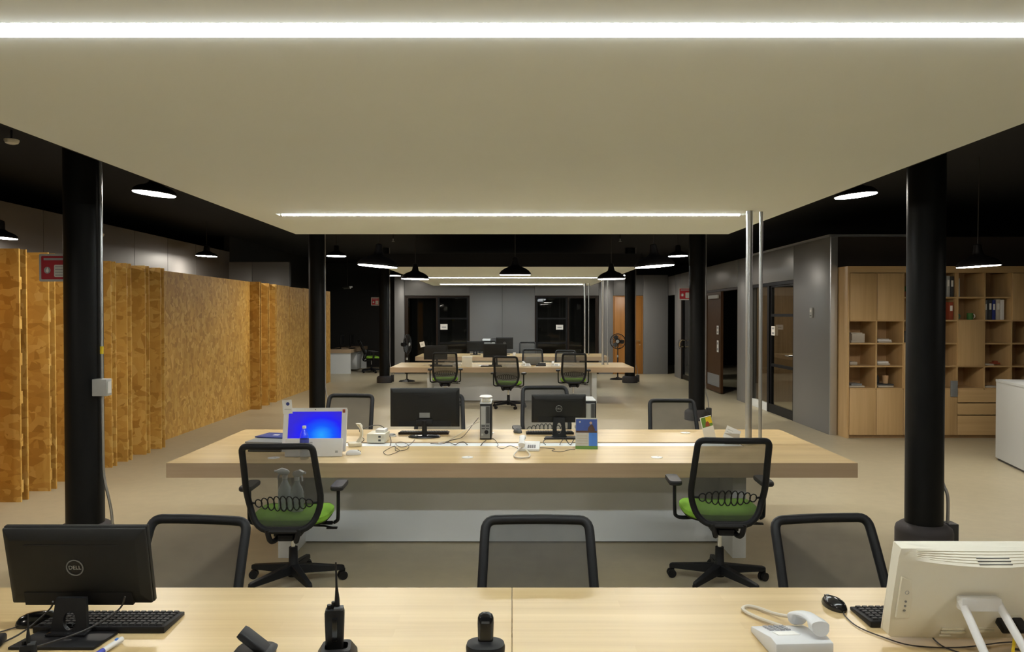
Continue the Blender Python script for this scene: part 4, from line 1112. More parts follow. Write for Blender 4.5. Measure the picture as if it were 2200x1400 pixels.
# white phone at the right
lp = [(-0.060, -0.098, 0.046), (-0.058, -0.150, 0.030), (-0.038, -0.220, 0.012), (-0.002, -0.282, 0.009), (0.030, -0.298, 0.009), (0.055, -0.268, 0.009), (0.032, -0.200, 0.009), (-0.020, -0.110, 0.014)]
desk_phone(0.886, 2.355, 'white push-button phone with looped cord at the right of the foreground desk', PI + 0.05, 1.0, 'phone_grey', 'left', True, True, lp)
mouse(1.158, 2.665, 'black mouse right of the white phone on the foreground desk', math.radians(14), 'black_gloss', 1.0)
cable([(1.172, 2.615, 0.756), on(1815, 1322, 0.004), on(1842, 1345, 0.004), on(1892, 1366, 0.004), on(1960, 1386, 0.004), on(2060, 1390, 0.004), on(2150, 1380, 0.004), on(2190, 1378, 0.004)], 0.0022, 'cord_dark', 'mouse cable curving under the white computer')
cable([on(2002, 1366, 0.01), on(2010, 1376, 0.004), on(2030, 1390, 0.004), on(2070, 1404, 0.004)], 0.0024, 'cord_dark', 'short dark cable under the white computer')
keyboard(1.425, 2.565, 'black keyboard half hidden behind the white computer', 0.44, 0.155, key_parts=True)
# ivory all-in-one computer from behind
t = thing('desktop_computer', 'large ivory all-in-one computer seen from behind at the lower right', 'computer', (1.475, 2.375, TZ), 0.0)
T = Matrix.Translation((0, 0, 0.022)) @ Matrix.Rotation(math.radians(14), 4, 'X')
W2, H2 = 0.275, 0.318
# shell: flat front, back gently bulged, top rolled over
def aio_ring(z, bul, inset):
    n = 14
    back = [(-W2 + inset + (2*W2 - 2*inset)*k/n, -bul*math.sin(PI*k/n)**0.8 - 0.006, z) for k in range(n+1)]
    return back + [(W2 - inset*0.4, 0.030, z), (-W2 + inset*0.4, 0.030, z)]
obj('shell', G().loft([aio_ring(0.0, 0.004, 0.012), aio_ring(0.010, 0.014, 0.004), aio_ring(0.10, 0.026, 0.0), aio_ring(0.22, 0.046, 0.0), aio_ring(0.275, 0.058, 0.0), aio_ring(0.288, 0.058, 0.0), aio_ring(H2, 0.0, 0.004)], T=T), 'ivory_shell', t)
obj('front_bezel', G().box(-W2, W2, 0.030, 0.040, 0.0, H2, T=T), 'ivory_shell', t, 0.004)
obj('screen', G().box(-W2+0.025, W2-0.025, 0.040, 0.0415, 0.05, H2-0.02, T=T), 'black_gloss', t)
for k in range(5):
    f = 0.15 + 0.16*k        # share of the way from the front edge to the rear edge of the top
    obj('vent_groove', G().tube([tuple(T @ Vector((-0.225 + 0.45*j/16, -0.0075 - 0.058*f*math.sin(PI*(0.06 + 0.88*j/16))**0.8, H2 - 0.030*f + 0.0002))) for j in range(17)], 0.0011, 5), 'cream_plastic', t)
for k in range(3):
    f = 0.47 + 0.16*k
    obj('vent_slot', G().box(-0.055, 0.045, -0.0075-0.058*f-0.003, -0.0075-0.058*f+0.001, H2-0.030*f-0.003, H2-0.030*f+0.0006, T=T), 'grey_plastic', t)
sp = obj('side_ports', G().prism([(-W2+0.012, 0.08), (-W2+0.052, 0.08), (-W2+0.056, 0.21), (-W2+0.012, 0.225)], 'y', -0.020, -0.0115, T=T), 'cream_plastic', t)
for k in range(3):
    obj('port', G().cyl(tuple(T @ Vector((-W2+0.034, -0.0215, 0.108+0.016*k))), tuple(T @ Vector((-W2+0.034, -0.019, 0.108+0.016*k))), 0.0038, n=10), 'grey_plastic', sp)
obj('power_mark', G().tube([tuple(T @ Vector((-W2+0.034+0.006*math.cos(q), -0.0205, 0.172+0.006*math.sin(q)))) for q in [2*PI*k/14 for k in range(14)]], 0.0008, 5, closed=True), 'light_grey', sp)
for x0, x1, z0, z1 in ((-0.115, -0.045, 0.040, 0.048), (-0.118, -0.04, 0.028, 0.034), (-0.02, 0.05, 0.044, 0.05), (-0.02, 0.05, 0.032, 0.04), (-0.122, -0.085, 0.018, 0.022)):
    obj('rating_label', G().box(x0, x1, -0.0265, -0.0215, z0, z1, T=T), 'cream_plastic', t)
# trapezoid kick stand
g = G()
top, bot = T @ Vector((-0.038, -0.040, 0.165)), Vector((0.0, -0.235, 0.0))
obj('stand_bridge', G().box(-0.062, 0.062, -0.034, 0.0, -0.030, 0.012, T=Matrix.Translation(top)), 'white_plastic', t, 0.006)
for s in (-1, 1):
    p0 = Vector((top.x + 0.054*s, top.y - 0.016, top.z)); p1 = Vector((bot.x + 0.066*s, bot.y + 0.03, 0.0065))
    obj('stand_leg', G().tube([p0, p1], 0.013, 10, flat=(0.013, 0.011, (1, 0, 0))), 'white_plastic', t)
obj('stand_foot', G().box(bot.x-0.085, bot.x+0.085, bot.y-0.015, bot.y+0.045, 0.0, 0.012), 'white_plastic', t, 0.004)
obj('connector_panel', G().box(0.048, 0.138, -0.030, -0.010, 0.062, 0.098, T=T), 'cream_plastic', t)
for k, xx in enumerate((0.062, 0.110)):
    pa = T @ Vector((xx, -0.026, 0.080))
    obj('plug', G().box(-0.016, 0.016, -0.045, 0.0, -0.013, 0.011, T=Matrix.Translation(pa) @ Matrix.Rotation(0.5, 4, 'X')), 'black_plastic', t, 0.005)
X0, Y0 = 1.475 - 0.104, 2.375
cable([(X0+0.190, Y0-0.045, TZ+0.082), (X0+0.190, Y0-0.075, TZ+0.075), (X0+0.172, Y0-0.10, TZ+0.045), (X0+0.150, Y0-0.13, TZ+0.018), (X0+0.135, Y0-0.19, TZ+0.006), (X0+0.13, Y0-0.28, TZ+0.006)], 0.0045, 'cord_yellow', 'yellow network cable plugged into the ivory computer')
cable([(X0+0.225, Y0-0.06, TZ+0.085), (X0+0.245, Y0-0.09, TZ+0.06), (X0+0.235, Y0-0.10, TZ+0.03), (X0+0.21, Y0-0.12, TZ+0.012), (X0+0.23, Y0-0.2, TZ+0.008)], 0.0035, 'cord_dark', 'black lead looping beside the yellow cable')
for k in range(3):
    cable([(X0+0.175+0.02*k, Y0-0.085, TZ+0.018+0.008*k), (X0+0.22, Y0-0.105-0.008*k, TZ+0.022+0.006*k), (X0+0.27, Y0-0.09-0.02*k, TZ+0.015), (X0+0.30, Y0-0.14, TZ+0.01), (X0+0.20, Y0-0.17, TZ+0.008+0.008*k)], 0.004, 'cord_dark',
          ['lowest loop', 'middle loop', 'top loop'][k] + ' of black cable coiled behind the ivory computer')

# ================================================================== MIDDLE DESK
# white all-in-one with the blue screen (screen faces the viewer)
t = thing('desktop_computer', 'white all-in-one computer with glowing blue screen on the middle desk', 'computer', (-1.495, 5.60, TZ), math.radians(3))
T = Matrix.Translation((0, 0, 0.022)) @ Matrix.Rotation(math.radians(-14), 4, 'X')
obj('shell', G().loft([[(px, yv, pz+0.165) for px, pz in rrect(0.475*k, 0.33*k, 0.012, 3)] for k, yv in ((1.0, 0.0), (1.0, 0.022), (0.9, 0.045))], T=T), 'ivory_shell', t)
obj('bezel', G().box(-0.237, -0.200, -0.004, 0.0, 0.0, 0.33, T=T).box(0.200, 0.237, -0.004, 0.0, 0.0, 0.33, T=T).box(-0.200, 0.200, -0.004, 0.0, 0.302, 0.33, T=T).box(-0.2, 0.2, -0.004, 0, 0.0, 0.055, T=T), 'white_plastic', t)
sc = obj('screen', G().box(-0.200, 0.200, -0.001, 0.001, 0.055, 0.302), 'screen_blue', t)
sc.matrix_local = T
obj('camera_dot', G().cyl(tuple(T @ Vector((0.0, -0.005, 0.317))), tuple(T @ Vector((0, -0.003, 0.317))), 0.004, n=10), 'dark_grey', t)
obj('sticker', G().box(0.205, 0.225, -0.0055, -0.004, 0.292, 0.318, T=T), 'red_book', t)
obj('stand', G().prism([(0.055, 0.0), (0.18, 0.0), (0.185, 0.008), (0.118, 0.20), (0.102, 0.20)], 'x', -0.06, 0.06), 'ivory_shell', t, 0.004)
# keyboard leaning upright against the screen, underside to the viewer
t = thing('keyboard', 'white keyboard standing on edge in front of the blue screen', 'keyboard', (-1.475, 5.515, TZ), math.radians(2), 'keyboards')
T = Matrix.Rotation(math.radians(-12), 4, 'X')
obj('underside', G().box(-0.212, 0.212, -0.004, 0.010, 0.0, 0.135, T=T), 'white_plastic', t, 0.005)
obj('keys', G().box(-0.195, 0.195, 0.010, 0.016, 0.015, 0.12, T=T), 'light_grey', t)
for k in range(4):
    obj('rating_label', G().box(-0.06+0.028*(k % 2), -0.038+0.028*(k % 2), -0.0048, -0.004, 0.085+0.014*(k//2), 0.094+0.014*(k//2), T=T), 'light_grey', t)
obj('foot_pad', G().box(0.160, 0.180, -0.0055, -0.004, 0.028, 0.044, T=T), 'light_grey', t)
# water bottle
pb = gz(655, 970, DH)
t = thing('water_bottle', 'clear plastic water bottle with blue label in front of the blue screen', 'bottle', (-1.515, 5.42, TZ))
obj('bottle', G().lathe([(0.026, 0), (0.031, 0.004), (0.033, 0.02), (0.031, 0.06), (0.033, 0.10), (0.033, 0.155), (0.029, 0.185), (0.015, 0.215), (0.0125, 0.228)], 24), 'bottle_clear', t)
obj('label', G().lathe([(0.0336, 0.108), (0.0336, 0.150)], 24, caps=False), 'label_blue', t)
obj('cap', G().lathe([(0.0145, 0.226), (0.0145, 0.242), (0.013, 0.244)], 18), 'white_plastic', t)
mouse(-1.195, 5.60, 'white mouse beside the white computer on the middle desk', math.radians(-80), 'white_plastic', 1.0)
# small card standing on the top left corner of the screen
pc = gy(621, 886, 5.66)
t = thing('name_card', 'white card with blue round emblem stuck on the corner of the blue screen', 'card', (pc.x, 5.63, pc.z-0.005))
obj('card', G().box(-0.036, 0.036, -0.001, 0.001, 0, 0.105, T=Matrix.Rotation(math.radians(-4), 4, 'Y')), 'paper', t)
obj('emblem', G().cyl((0.0, -0.0025, 0.075), (0.0, -0.001, 0.075), 0.013, n=18), 'folder_blue', t)
obj('print', G().box(-0.025, 0.025, -0.002, -0.001, 0.03, 0.038), 'cal_grey', t)
# folders left of the computer
a = on(588, 934)
o = obj('folder', G().box(-0.16, 0.16, -0.11, 0.11, 0, 0.010), 'folder_blue', None, 0.002, loc=(-1.965, 6.27, TZ+0.030), rot=(0, 0, math.radians(-14)))
tag(o, 'blue folder on top of the dark laptop left of the blue screen', 'folder')
o = obj('print_label', G().box(-0.05, 0.0, -0.02, 0.02, 0.010, 0.0105), 'paper', o)
t = thing('laptop', 'closed grey laptop lying left of the white computer', 'laptop', (-1.95, 6.15, TZ), math.radians(-8))
obj('body', G().box(-0.19, 0.19, -0.17, 0.17, 0, 0.012), 'dark_grey', t, 0.004)
obj('lid', G().box(-0.19, 0.19, -0.17, 0.17, 0.015, 0.029), 'grey_plastic', t, 0.004)
t = thing('tablet', 'black tablet lying at the left beneath the blue screen', 'tablet', (-1.90, 5.80, TZ), math.radians(-4))
obj('body', G().box(-0.13, 0.13, -0.09, 0.09, 0, 0.012), 'black_plastic', t, 0.004)
obj('glass', G().box(-0.12, 0.12, -0.08, 0.08, 0.012, 0.0128), 'black_gloss', t)
# cream handset standing behind the computer, adapter box
t = thing('handset', 'cream telephone handset standing behind the white computer', 'phone', (-1.235, 5.98, TZ), math.radians(20))
prof = []
for k in range(13):
    u = k/12; q0 = (u-0.5)*1.5
    cx, cz = 0.10*math.cos(q0) - 0.075, 0.105 + 0.11*math.sin(q0)
    w_ = 0.026 if (u < 0.2 or u > 0.8) else 0.017
    prof.append([(cx + w_*0.8*math.cos(q), 0.024*math.sin(q), cz) for q in [2*PI*j/12 for j in range(12)]])
obj('grip', G().loft(prof), 'cream_plastic', t)
obj('rest', G().box(-0.08, 0.02, -0.05, 0.05, 0.0, 0.03), 'cream_plastic', t, 0.006)
t = thing('network_box', 'cream adapter box with two dark sockets on the middle desk', 'adapter', (-1.115, 6.20, TZ), math.radians(-4))
obj('housing', G().box(-0.075, 0.075, -0.09, 0.09, 0, 0.075), 'cream_plastic', t, 0.006)
for z0 in (0.014, 0.044):
    obj('socket', G().box(0.022, 0.042, -0.0915, -0.089, z0, z0+0.016), 'dark_grey', t)
obj('upper_unit', G().box(-0.02, 0.06, -0.02, 0.09, 0.075, 0.10), 'white_plastic', t, 0.004)
t = thing('adapter', 'small grey round adapter with white rim on the desk by the black monitor', 'adapter', on(842, 937))
obj('rim', G().lathe([(0.038, 0), (0.040, 0.006), (0.036, 0.012)], 20), 'white_plastic', t)
obj('cover', G().lathe([(0.032, 0.012), (0.030, 0.020), (0.02, 0.024)], 20), 'grey_plastic', t)
monitor(-0.755, 6.42, 'large black monitor with grey sticker on the middle desk', 0.60, 0.335, 0.252, 0.0, 0.0, sticker=True, base='round')
keyboard(-0.78, 6.60, 'dark red-brown keyboard behind the large monitor on the middle desk', 0.44, 0.13, mat='frame_brown', keys=True)
# slim desktop tower, back panel to the viewer
def tower(x, y, lab, rz=0.0):
    t = thing('computer_tower', lab, 'computer', (x, y, TZ), rz, 'slim computer towers')
    obj('case', G().box(-0.048, 0.048, 0.0, 0.34, 0.006, 0.305), 'black_plastic', t, 0.003)
    obj('top_cover', G().box(-0.049, 0.049, 0.0, 0.34, 0.302, 0.308), 'light_grey', t)
    pl = obj('rear_plate', G().box(-0.043, 0.036, -0.002, 0.0, 0.012, 0.285), 'grey_plastic', t)
    obj('slot_cover', G().box(-0.040, -0.002, -0.004, -0.002, 0.13, 0.28), 'light_grey', pl)
    obj('port_strip', G().box(0.004, 0.034, -0.004, -0.002, 0.14, 0.28), 'dark_grey', pl)
    for k in range(2):
        obj('vent', G().box(-0.034, -0.006, -0.004, -0.002, 0.090+0.022*k, 0.100+0.022*k), 'dark_grey', pl)
        obj('vent', G().box(0.002, 0.030, -0.004, -0.002, 0.090+0.022*k, 0.100+0.022*k), 'dark_grey', pl)
    obj('fan_grille', G().cyl((0.006, -0.004, 0.065), (0.006, -0.001, 0.065), 0.017, n=18), 'black_plastic', pl)
    obj('power_inlet', G().box(-0.036, -0.020, -0.004, -0.002, 0.036, 0.052), 'light_grey', pl)
    obj('foot', G().box(-0.05, 0.05, 0.02, 0.32, 0.0, 0.006), 'black_plastic', t)
    return t
tower(-0.222, 6.27, 'slim computer tower standing alone with cables at its back')
tower(0.685, 6.47, 'slim computer tower behind the desk calendar')
t = thing('disc_device', 'white disc-shaped device lying on top of the lone computer tower', 'device', (-0.222, 6.36, TZ+0.309))
obj('disc', G().lathe([(0.03, 0.032), (0.052, 0.038), (0.056, 0.046), (0.046, 0.056), (0.02, 0.060)], 24), 'white_plastic', t)
obj('stand', G().lathe([(0.036, 0.0), (0.04, 0.006), (0.034, 0.03)], 20), 'cream_plastic', t)
for s in (-1, 1):
    obj('lens', G().cyl((0.014*s, -0.040, 0.018), (0.014*s, -0.034, 0.018), 0.008, n=12), 'paper', t)
cl = [(-0.055, -0.088, 0.034), (-0.085, -0.170, 0.014), (-0.100, -0.290, 0.008), (-0.080, -0.385, 0.008), (-0.030, -0.410, 0.008), (0.015, -0.360, 0.008), (0.012, -0.230, 0.009), (-0.020, -0.108, 0.014)]
desk_phone(0.135, 5.83, 'white phone with cord loop on the middle desk right of the tower', math.radians(-4), 0.92, 'white_plastic', 'left', False, True, cl)
monitor(0.405, 6.42, 'black monitor with pale ring emblem on the middle desk', 0.47, 0.245, 0.240, 4.0, 0.0, logo=True)
keyboard(0.335, 6.60, 'black keyboard behind the monitor with the ring emblem', 0.42, 0.13)
mouse(0.05, 6.66, 'black mouse near the far edge of the middle desk', 0.3, 'dark_grey', 1.1)
# desk calendar
t = thing('desk_calendar', 'blue and green tent desk calendar with a figure, standing on the middle desk', 'calendar', (0.585, 5.83, TZ), math.radians(-5))
T = Matrix.Rotation(math.radians(-16), 4, 'X')
obj('front_card', G().box(-0.087, 0.087, -0.0015, 0.0015, 0, 0.245, T=T), 'cal_grey', t)
obj('rear_card', G().box(-0.087, 0.087, 0.1335, 0.1365, 0, 0.245, T=Matrix.Rotation(math.radians(16), 4, 'X') @ Matrix.Translation((0, 0.0, 0.0))) if False else
    G().add([tuple(v) for v in (Vector((-0.087, 0.135, 0)), Vector((0.087, 0.135, 0)), Vector((0.087, 0.138, 0)), Vector((-0.087, 0.138, 0)), Vector((-0.087, 0.066, 0.236)), Vector((0.087, 0.066, 0.236)), Vector((0.087, 0.069, 0.236)), Vector((-0.087, 0.069, 0.236)))], [(0,3,2,1),(4,5,6,7),(0,1,5,4),(1,2,6,5),(2,3,7,6),(3,0,4,7)]), 'cal_green', t)
obj('picture', G().box(-0.083, 0.083, -0.0025, -0.0015, 0.128, 0.235, T=T), 'cal_blue', t)
obj('ground_strip', G().box(-0.083, 0.083, -0.0030, -0.0025, 0.128, 0.143, T=T), 'figure_brown', t)
obj('blue_block', G().box(0.018, 0.083, -0.0025, -0.0015, 0.024, 0.128, T=T), 'cal_sky', t)
obj('green_strip', G().box(-0.087, 0.087, -0.0025, -0.0015, 0.0, 0.024, T=T), 'cal_green', t)
g = G().prism([(0.008, 0.130), (0.062, 0.128), (0.066, 0.155), (0.052, 0.185), (0.040, 0.196), (0.026, 0.186), (0.012, 0.165)], 'y', -0.0034, -0.0026, T=T)
fg = obj('figure', g, 'figure_brown', t)
obj('figure_face', G().cyl(tuple(T @ Vector((0.034, -0.0042, 0.205))), tuple(T @ Vector((0.034, -0.0028, 0.205))), 0.011, n=14), 'skin_print', fg)
obj('emblem', G().cyl(tuple(T @ Vector((-0.052, -0.0034, 0.213))), tuple(T @ Vector((-0.052, -0.0025, 0.213))), 0.007, n=14), 'cal_grey', t)
for k in range(4):
    obj('print', G().box(-0.075, 0.008, -0.0022, -0.0015, 0.040+0.02*k, 0.046+0.02*k, T=T), 'paper_aged', t)
# leaning leaflet stack and white card at the right
t = thing('leaflet_holder', 'leaning stack of leaflets with a yellow and red cover on the middle desk', 'leaflets', (1.72, 6.33, TZ), math.radians(8))
T = Matrix.Translation((-0.03, 0, 0)) @ Matrix.Rotation(math.radians(-14), 4, 'Y')
for k in range(4):
    obj('leaflet', G().box(-0.05+0.003*k, 0.05, 0.008*k, 0.008*k+0.005, 0, 0.195-0.004*k, T=T), ('paper' if k == 0 else 'paper_aged'), t)
obj('cover_picture', G().box(-0.045, 0.048, -0.0012, 0.0, 0.105, 0.19, T=T), 'cal_green', t)
obj('cover_yellow', G().box(-0.005, 0.046, -0.0018, -0.0012, 0.13, 0.188, T=T), 'cord_yellow', t)
obj('cover_figure', G().prism([(-0.02, 0.11), (0.02, 0.108), (0.018, 0.14), (0.004, 0.155), (-0.012, 0.14)], 'y', -0.0024, -0.0018, T=T), 'red_book', t)
t = thing('paper_stand', 'white folded card with blue logo tilted beside the silver poles', 'card', (1.80, 6.02, TZ), math.radians(-10))
T = Matrix.Rotation(math.radians(24), 4, 'Y') @ Matrix.Rotation(math.radians(-25), 4, 'X')
T.translation = (-0.02, 0, 0.034)
obj('card', G().box(-0.075, 0.045, -0.001, 0.001, 0.0, 0.105, T=T), 'paper', t)
obj('logo', G().cyl(tuple(T @ Vector((0.022, -0.002, 0.05))), tuple(T @ Vector((0.022, -0.001, 0.05))), 0.016, n=16), 'cal_sky', t)
for k in range(3):
    obj('print', G().box(-0.062, -0.015, -0.0016, -0.001, 0.03+0.022*k, 0.036+0.022*k, T=T), 'cal_grey', t)
obj('rear_card', G().box(-0.075, 0.045, 0.012, 0.014, 0.0, 0.09), 'paper_aged', t)
# cables on the middle desk
C = lambda pts, r, m, lab: cable([on(px, py, dz) for px, py, dz in pts], r, m, lab)
C([(772, 926, 0.09), (780, 921, 0.11), (800, 914, 0.125), (820, 915, 0.12), (834, 930, 0.05), (840, 945, 0.012), (838, 957, 0.006)], 0.0032, 'cord_dark', 'dark cable arching over the cream adapter box')
C([(771, 920, 0.05), (776, 935, 0.02), (782, 944, 0.006), (776, 950, 0.004), (775, 957, 0.004)], 0.003, 'cord_dark', 'short dark cable left of the cream adapter box')
C([(891, 944, 0.004), (880, 955, 0.004), (862, 960, 0.004), (850, 953, 0.004), (862, 949, 0.004), (878, 956, 0.004), (873, 965, 0.004), (851, 968, 0.004), (848, 958, 0.004), (832, 965, 0.004), (824, 971, 0.004), (833, 977, 0.004), (850, 972, 0.004), (858, 967, 0.004), (850, 961, 0.004)], 0.0022, 'cord_dark', 'tangled thin cable in loops before the black monitor')
C([(1030, 905, 0.10), (1010, 915, 0.06), (995, 926, 0.02), (980, 936, 0.004), (962, 946, 0.004), (945, 950, 0.004), (938, 953, 0.004)], 0.003, 'cord_light', 'pale cable from the lone tower to the cable tray')
C([(1028, 897, 0.12), (1017, 910, 0.075), (994, 938, 0.006), (970, 945, 0.004), (950, 953, 0.004), (925, 952, 0.004)], 0.003, 'cord_dark', 'dark cable beside the pale one left of the lone tower')
C([(958, 949, 0.004), (968, 951, 0.004), (978, 955, 0.004), (985, 951, 0.004), (996, 949, 0.004), (1004, 955, 0.004)], 0.0032, 'cord_dark', 'short black cable arched on the white cable tray')
C([(1044, 946, 0.004), (1038, 950, 0.004), (1033, 957, 0.004)], 0.004, 'cord_dark', 'black power lead under the lone tower')
C([(1055, 941, 0.004), (1063, 944, 0.004), (1070, 955, 0.004), (1068, 959, 0.004), (1080, 963, 0.004), (1096, 957, 0.004), (1113, 963, 0.004)], 0.0022, 'cord_dark', 'thin line cable from the tower to the white phone')
C([(1158, 961, 0.004), (1175, 962, 0.004), (1192, 964, 0.004), (1186, 968, 0.004), (1205, 970, 0.004), (1222, 966, 0.004), (1236, 965, 0.004)], 0.0022, 'cord_dark', 'thin cable from the white phone to the calendar')
C([(1177, 940, 0.004), (1167, 948, 0.004), (1172, 955, 0.004)], 0.003, 'cord_dark', 'short cable hanging left of the emblem monitor base')
C([(1212, 940, 0.004), (1205, 950, 0.004), (1203, 955, 0.004)], 0.003, 'cord_dark', 'short cable right below the emblem monitor base')
C([(1215, 942, 0.004), (1225, 955, 0.004), (1232, 945, 0.004), (1238, 938, 0.004)], 0.003, 'cord_dark', 'dark lead running behind the desk calendar')

# spray bottles on the left chair's seat
def spray(x, y, z, lab, rz, m):
    t = thing('spray_bottle', lab, 'spray bottle', (x, y, z), rz, 'spray bottles on the chair')
    obj('bottle', G().lathe([(0.040, 0), (0.044, 0.006), (0.044, 0.11), (0.038, 0.145), (0.018, 0.185), (0.015, 0.205)], 22), m, t)
    obj('collar', G().lathe([(0.018, 0.203), (0.018, 0.225), (0.014, 0.23)], 16), 'white_plastic', t)
    hd = obj('trigger_head', G().loft([[(px, yv, pz) for px, pz in ((-0.03, 0.232), (0.020, 0.228), (0.032, 0.245), (0.018, 0.262), (-0.020, 0.275), (-0.055, 0.262), (-0.055, 0.250))] for yv in (-0.012, 0.012)]), 'white_plastic', t, 0.003)
    obj('trigger', G().tube([(-0.028, 0, 0.245), (-0.040, 0, 0.225), (-0.043, 0, 0.20)], 0.006, 8), 'white_plastic', hd)
    obj('nozzle', G().cyl((-0.055, 0, 0.256), (-0.068, 0, 0.257), 0.008, n=10), 'white_plastic', hd)
    obj('dip_tube', G().cyl((0, 0, 0.01), (0, 0, 0.20), 0.003, n=6), 'white_plastic', t)
SZ = 0.505
spray(-1.52, 4.97, SZ, 'left spray bottle on the green chair seat, nozzle pointing left', 0.25, 'spray_clear')
spray(-1.425, 4.92, SZ, 'right spray bottle on the green chair seat, nozzle pointing right', PI - 0.35, 'spray_clear')

# ================================================================== DISTANT DESKS AND FURNITURE
monitor(-1.62, 15.75, 'black monitor with a white sticky note at the left of the distant desk', 0.50, 0.30, 0.26, 0.0, 0.0)
o = gy(908, 740, 15.7)
t = thing('sticky_note', 'white note stuck on the upper left of the distant dark monitor', 'note', (o.x, 15.745, o.z-0.04), rot=(0, math.radians(-14), 0))
obj('sheet', G().box(-0.05, 0.05, -0.001, 0.001, -0.01, 0.10), 'paper', t)
obj('print', G().box(-0.02, 0.015, -0.0018, -0.001, 0.035, 0.06), 'cal_grey', t)
monitor(-0.36, 15.72, 'black monitor at the centre of the distant desk', 0.50, 0.285, 0.30, 0.0, 0.0)
monitor(-0.20, 20.0, 'black monitor with white dot on the farthest desk', 0.46, 0.31, 0.30, 0.0, 0.0, logo=True)
monitor(-0.98, 19.9, 'low dark monitor on the farthest desk left of centre', 0.46, 0.28, 0.22, 0.0, 0.0)
keyboard(-1.45, 15.28, 'dark keyboard at the left of the distant desk', 0.46, 0.16)
keyboard(-0.42, 15.22, 'dark keyboard before the central monitor of the distant desk', 0.44, 0.14)
desk_phone(0.295, 15.32, 'left white phone on the distant desk', 0.1, 0.95, 'white_plastic', 'left', False, False)
desk_phone(0.90, 15.35, 'right white phone on the distant desk', -0.1, 0.95, 'white_plastic', 'left', False, False)
t = thing('paper_box', 'upright cream paper holder on the distant desk', 'box', (-0.92, 15.20, TZ))
obj('box', G().box(-0.10, 0.10, 0, 0.14, 0, 0.20), 'ivory_shell', t, 0.004)
obj('lid', G().box(-0.105, 0.105, -0.004, 0.144, 0.18, 0.205), 'paper', t, 0.003)
t = thing('paper_stack', 'white paper stack beside the cream holder on the distant desk', 'papers', (-1.13, 15.35, TZ), 0.2)
for k in range(3): obj('ream', G().box(-0.07+0.005*k, 0.07, -0.1, 0.1, 0.022*k, 0.022*k+0.02), 'paper', t)
for x_, lab in ((-0.62, 'left loose white sheet on the distant desk'), (-0.50, 'right loose white sheet on the distant desk')):
    tag(obj('paper_sheet', G().box(-0.05, 0.05, -0.08, 0.08, 0, 0.004), 'paper', None, loc=(x_ - 0.02, 15.5, TZ), rot=(0, 0, 0.3)), lab, 'paper')
t = thing('pen_tray', 'low dark tray between the white phones on the distant desk', 'tray', (0.60, 15.42, TZ))
obj('tray', G().box(-0.10, 0.10, -0.06, 0.06, 0, 0.03).box(-0.06, 0.10, 0.0, 0.06, 0.03, 0.06), 'dark_grey', t, 0.004)
t = thing('laptop', 'blue-grey laptop open on the distant desk behind the left phone', 'laptop', (0.44, 15.80, TZ), PI)
obj('base', G().box(-0.15, 0.15, -0.10, 0.12, 0, 0.018), 'dark_grey', t, 0.003)
obj('lid', G().box(-0.15, 0.15, 0.0, 0.012, 0.0, 0.17, T=Matrix.Translation((0, 0.12, 0.018)) @ Matrix.Rotation(math.radians(-18), 4, 'X')), 'grey_plastic', t, 0.003)
for x_, lab in ((0.06, 'small white cup beside the dotted monitor on the farthest desk'), (1.62, 'small pale cup near the cable pole on the farthest desk')):
    tag(obj('cup', G().lathe([(0.03, 0), (0.035, 0.005), (0.04, 0.085), (0.036, 0.085), (0.03, 0.01)], 16), 'white_plastic', None, loc=(x_, 19.3, TZ)), lab, 'cup')
# printer against the far wall
t = thing('printer', 'grey and white office printer against the far grey wall', 'printer', (-0.58, 22.35, 0))
obj('cabinet', G().box(-0.32, 0.32, -0.3, 0.3, 0.0, 0.70), 'dark_grey', t, 0.01)
obj('body', G().box(-0.30, 0.30, -0.28, 0.28, 0.70, 0.98), 'light_grey', t, 0.015)
obj('scanner_lid', G().box(-0.06, 0.30, -0.26, 0.26, 1.00, 1.10, T=Matrix.Rotation(0.03, 4, 'Y')), 'dark_grey', t, 0.012)
obj('document_feeder', G().box(-0.30, -0.06, -0.24, 0.24, 0.98, 1.10), 'white_laminate', t, 0.02)
obj('output_tray', G().box(-0.02, 0.33, -0.34, -0.1, 0.97, 1.0), 'white_laminate', t, 0.004)
obj('control_panel', G().box(-0.05, 0.18, -0.34, -0.26, 0.88, 0.93), 'ivory_shell', t, 0.006)
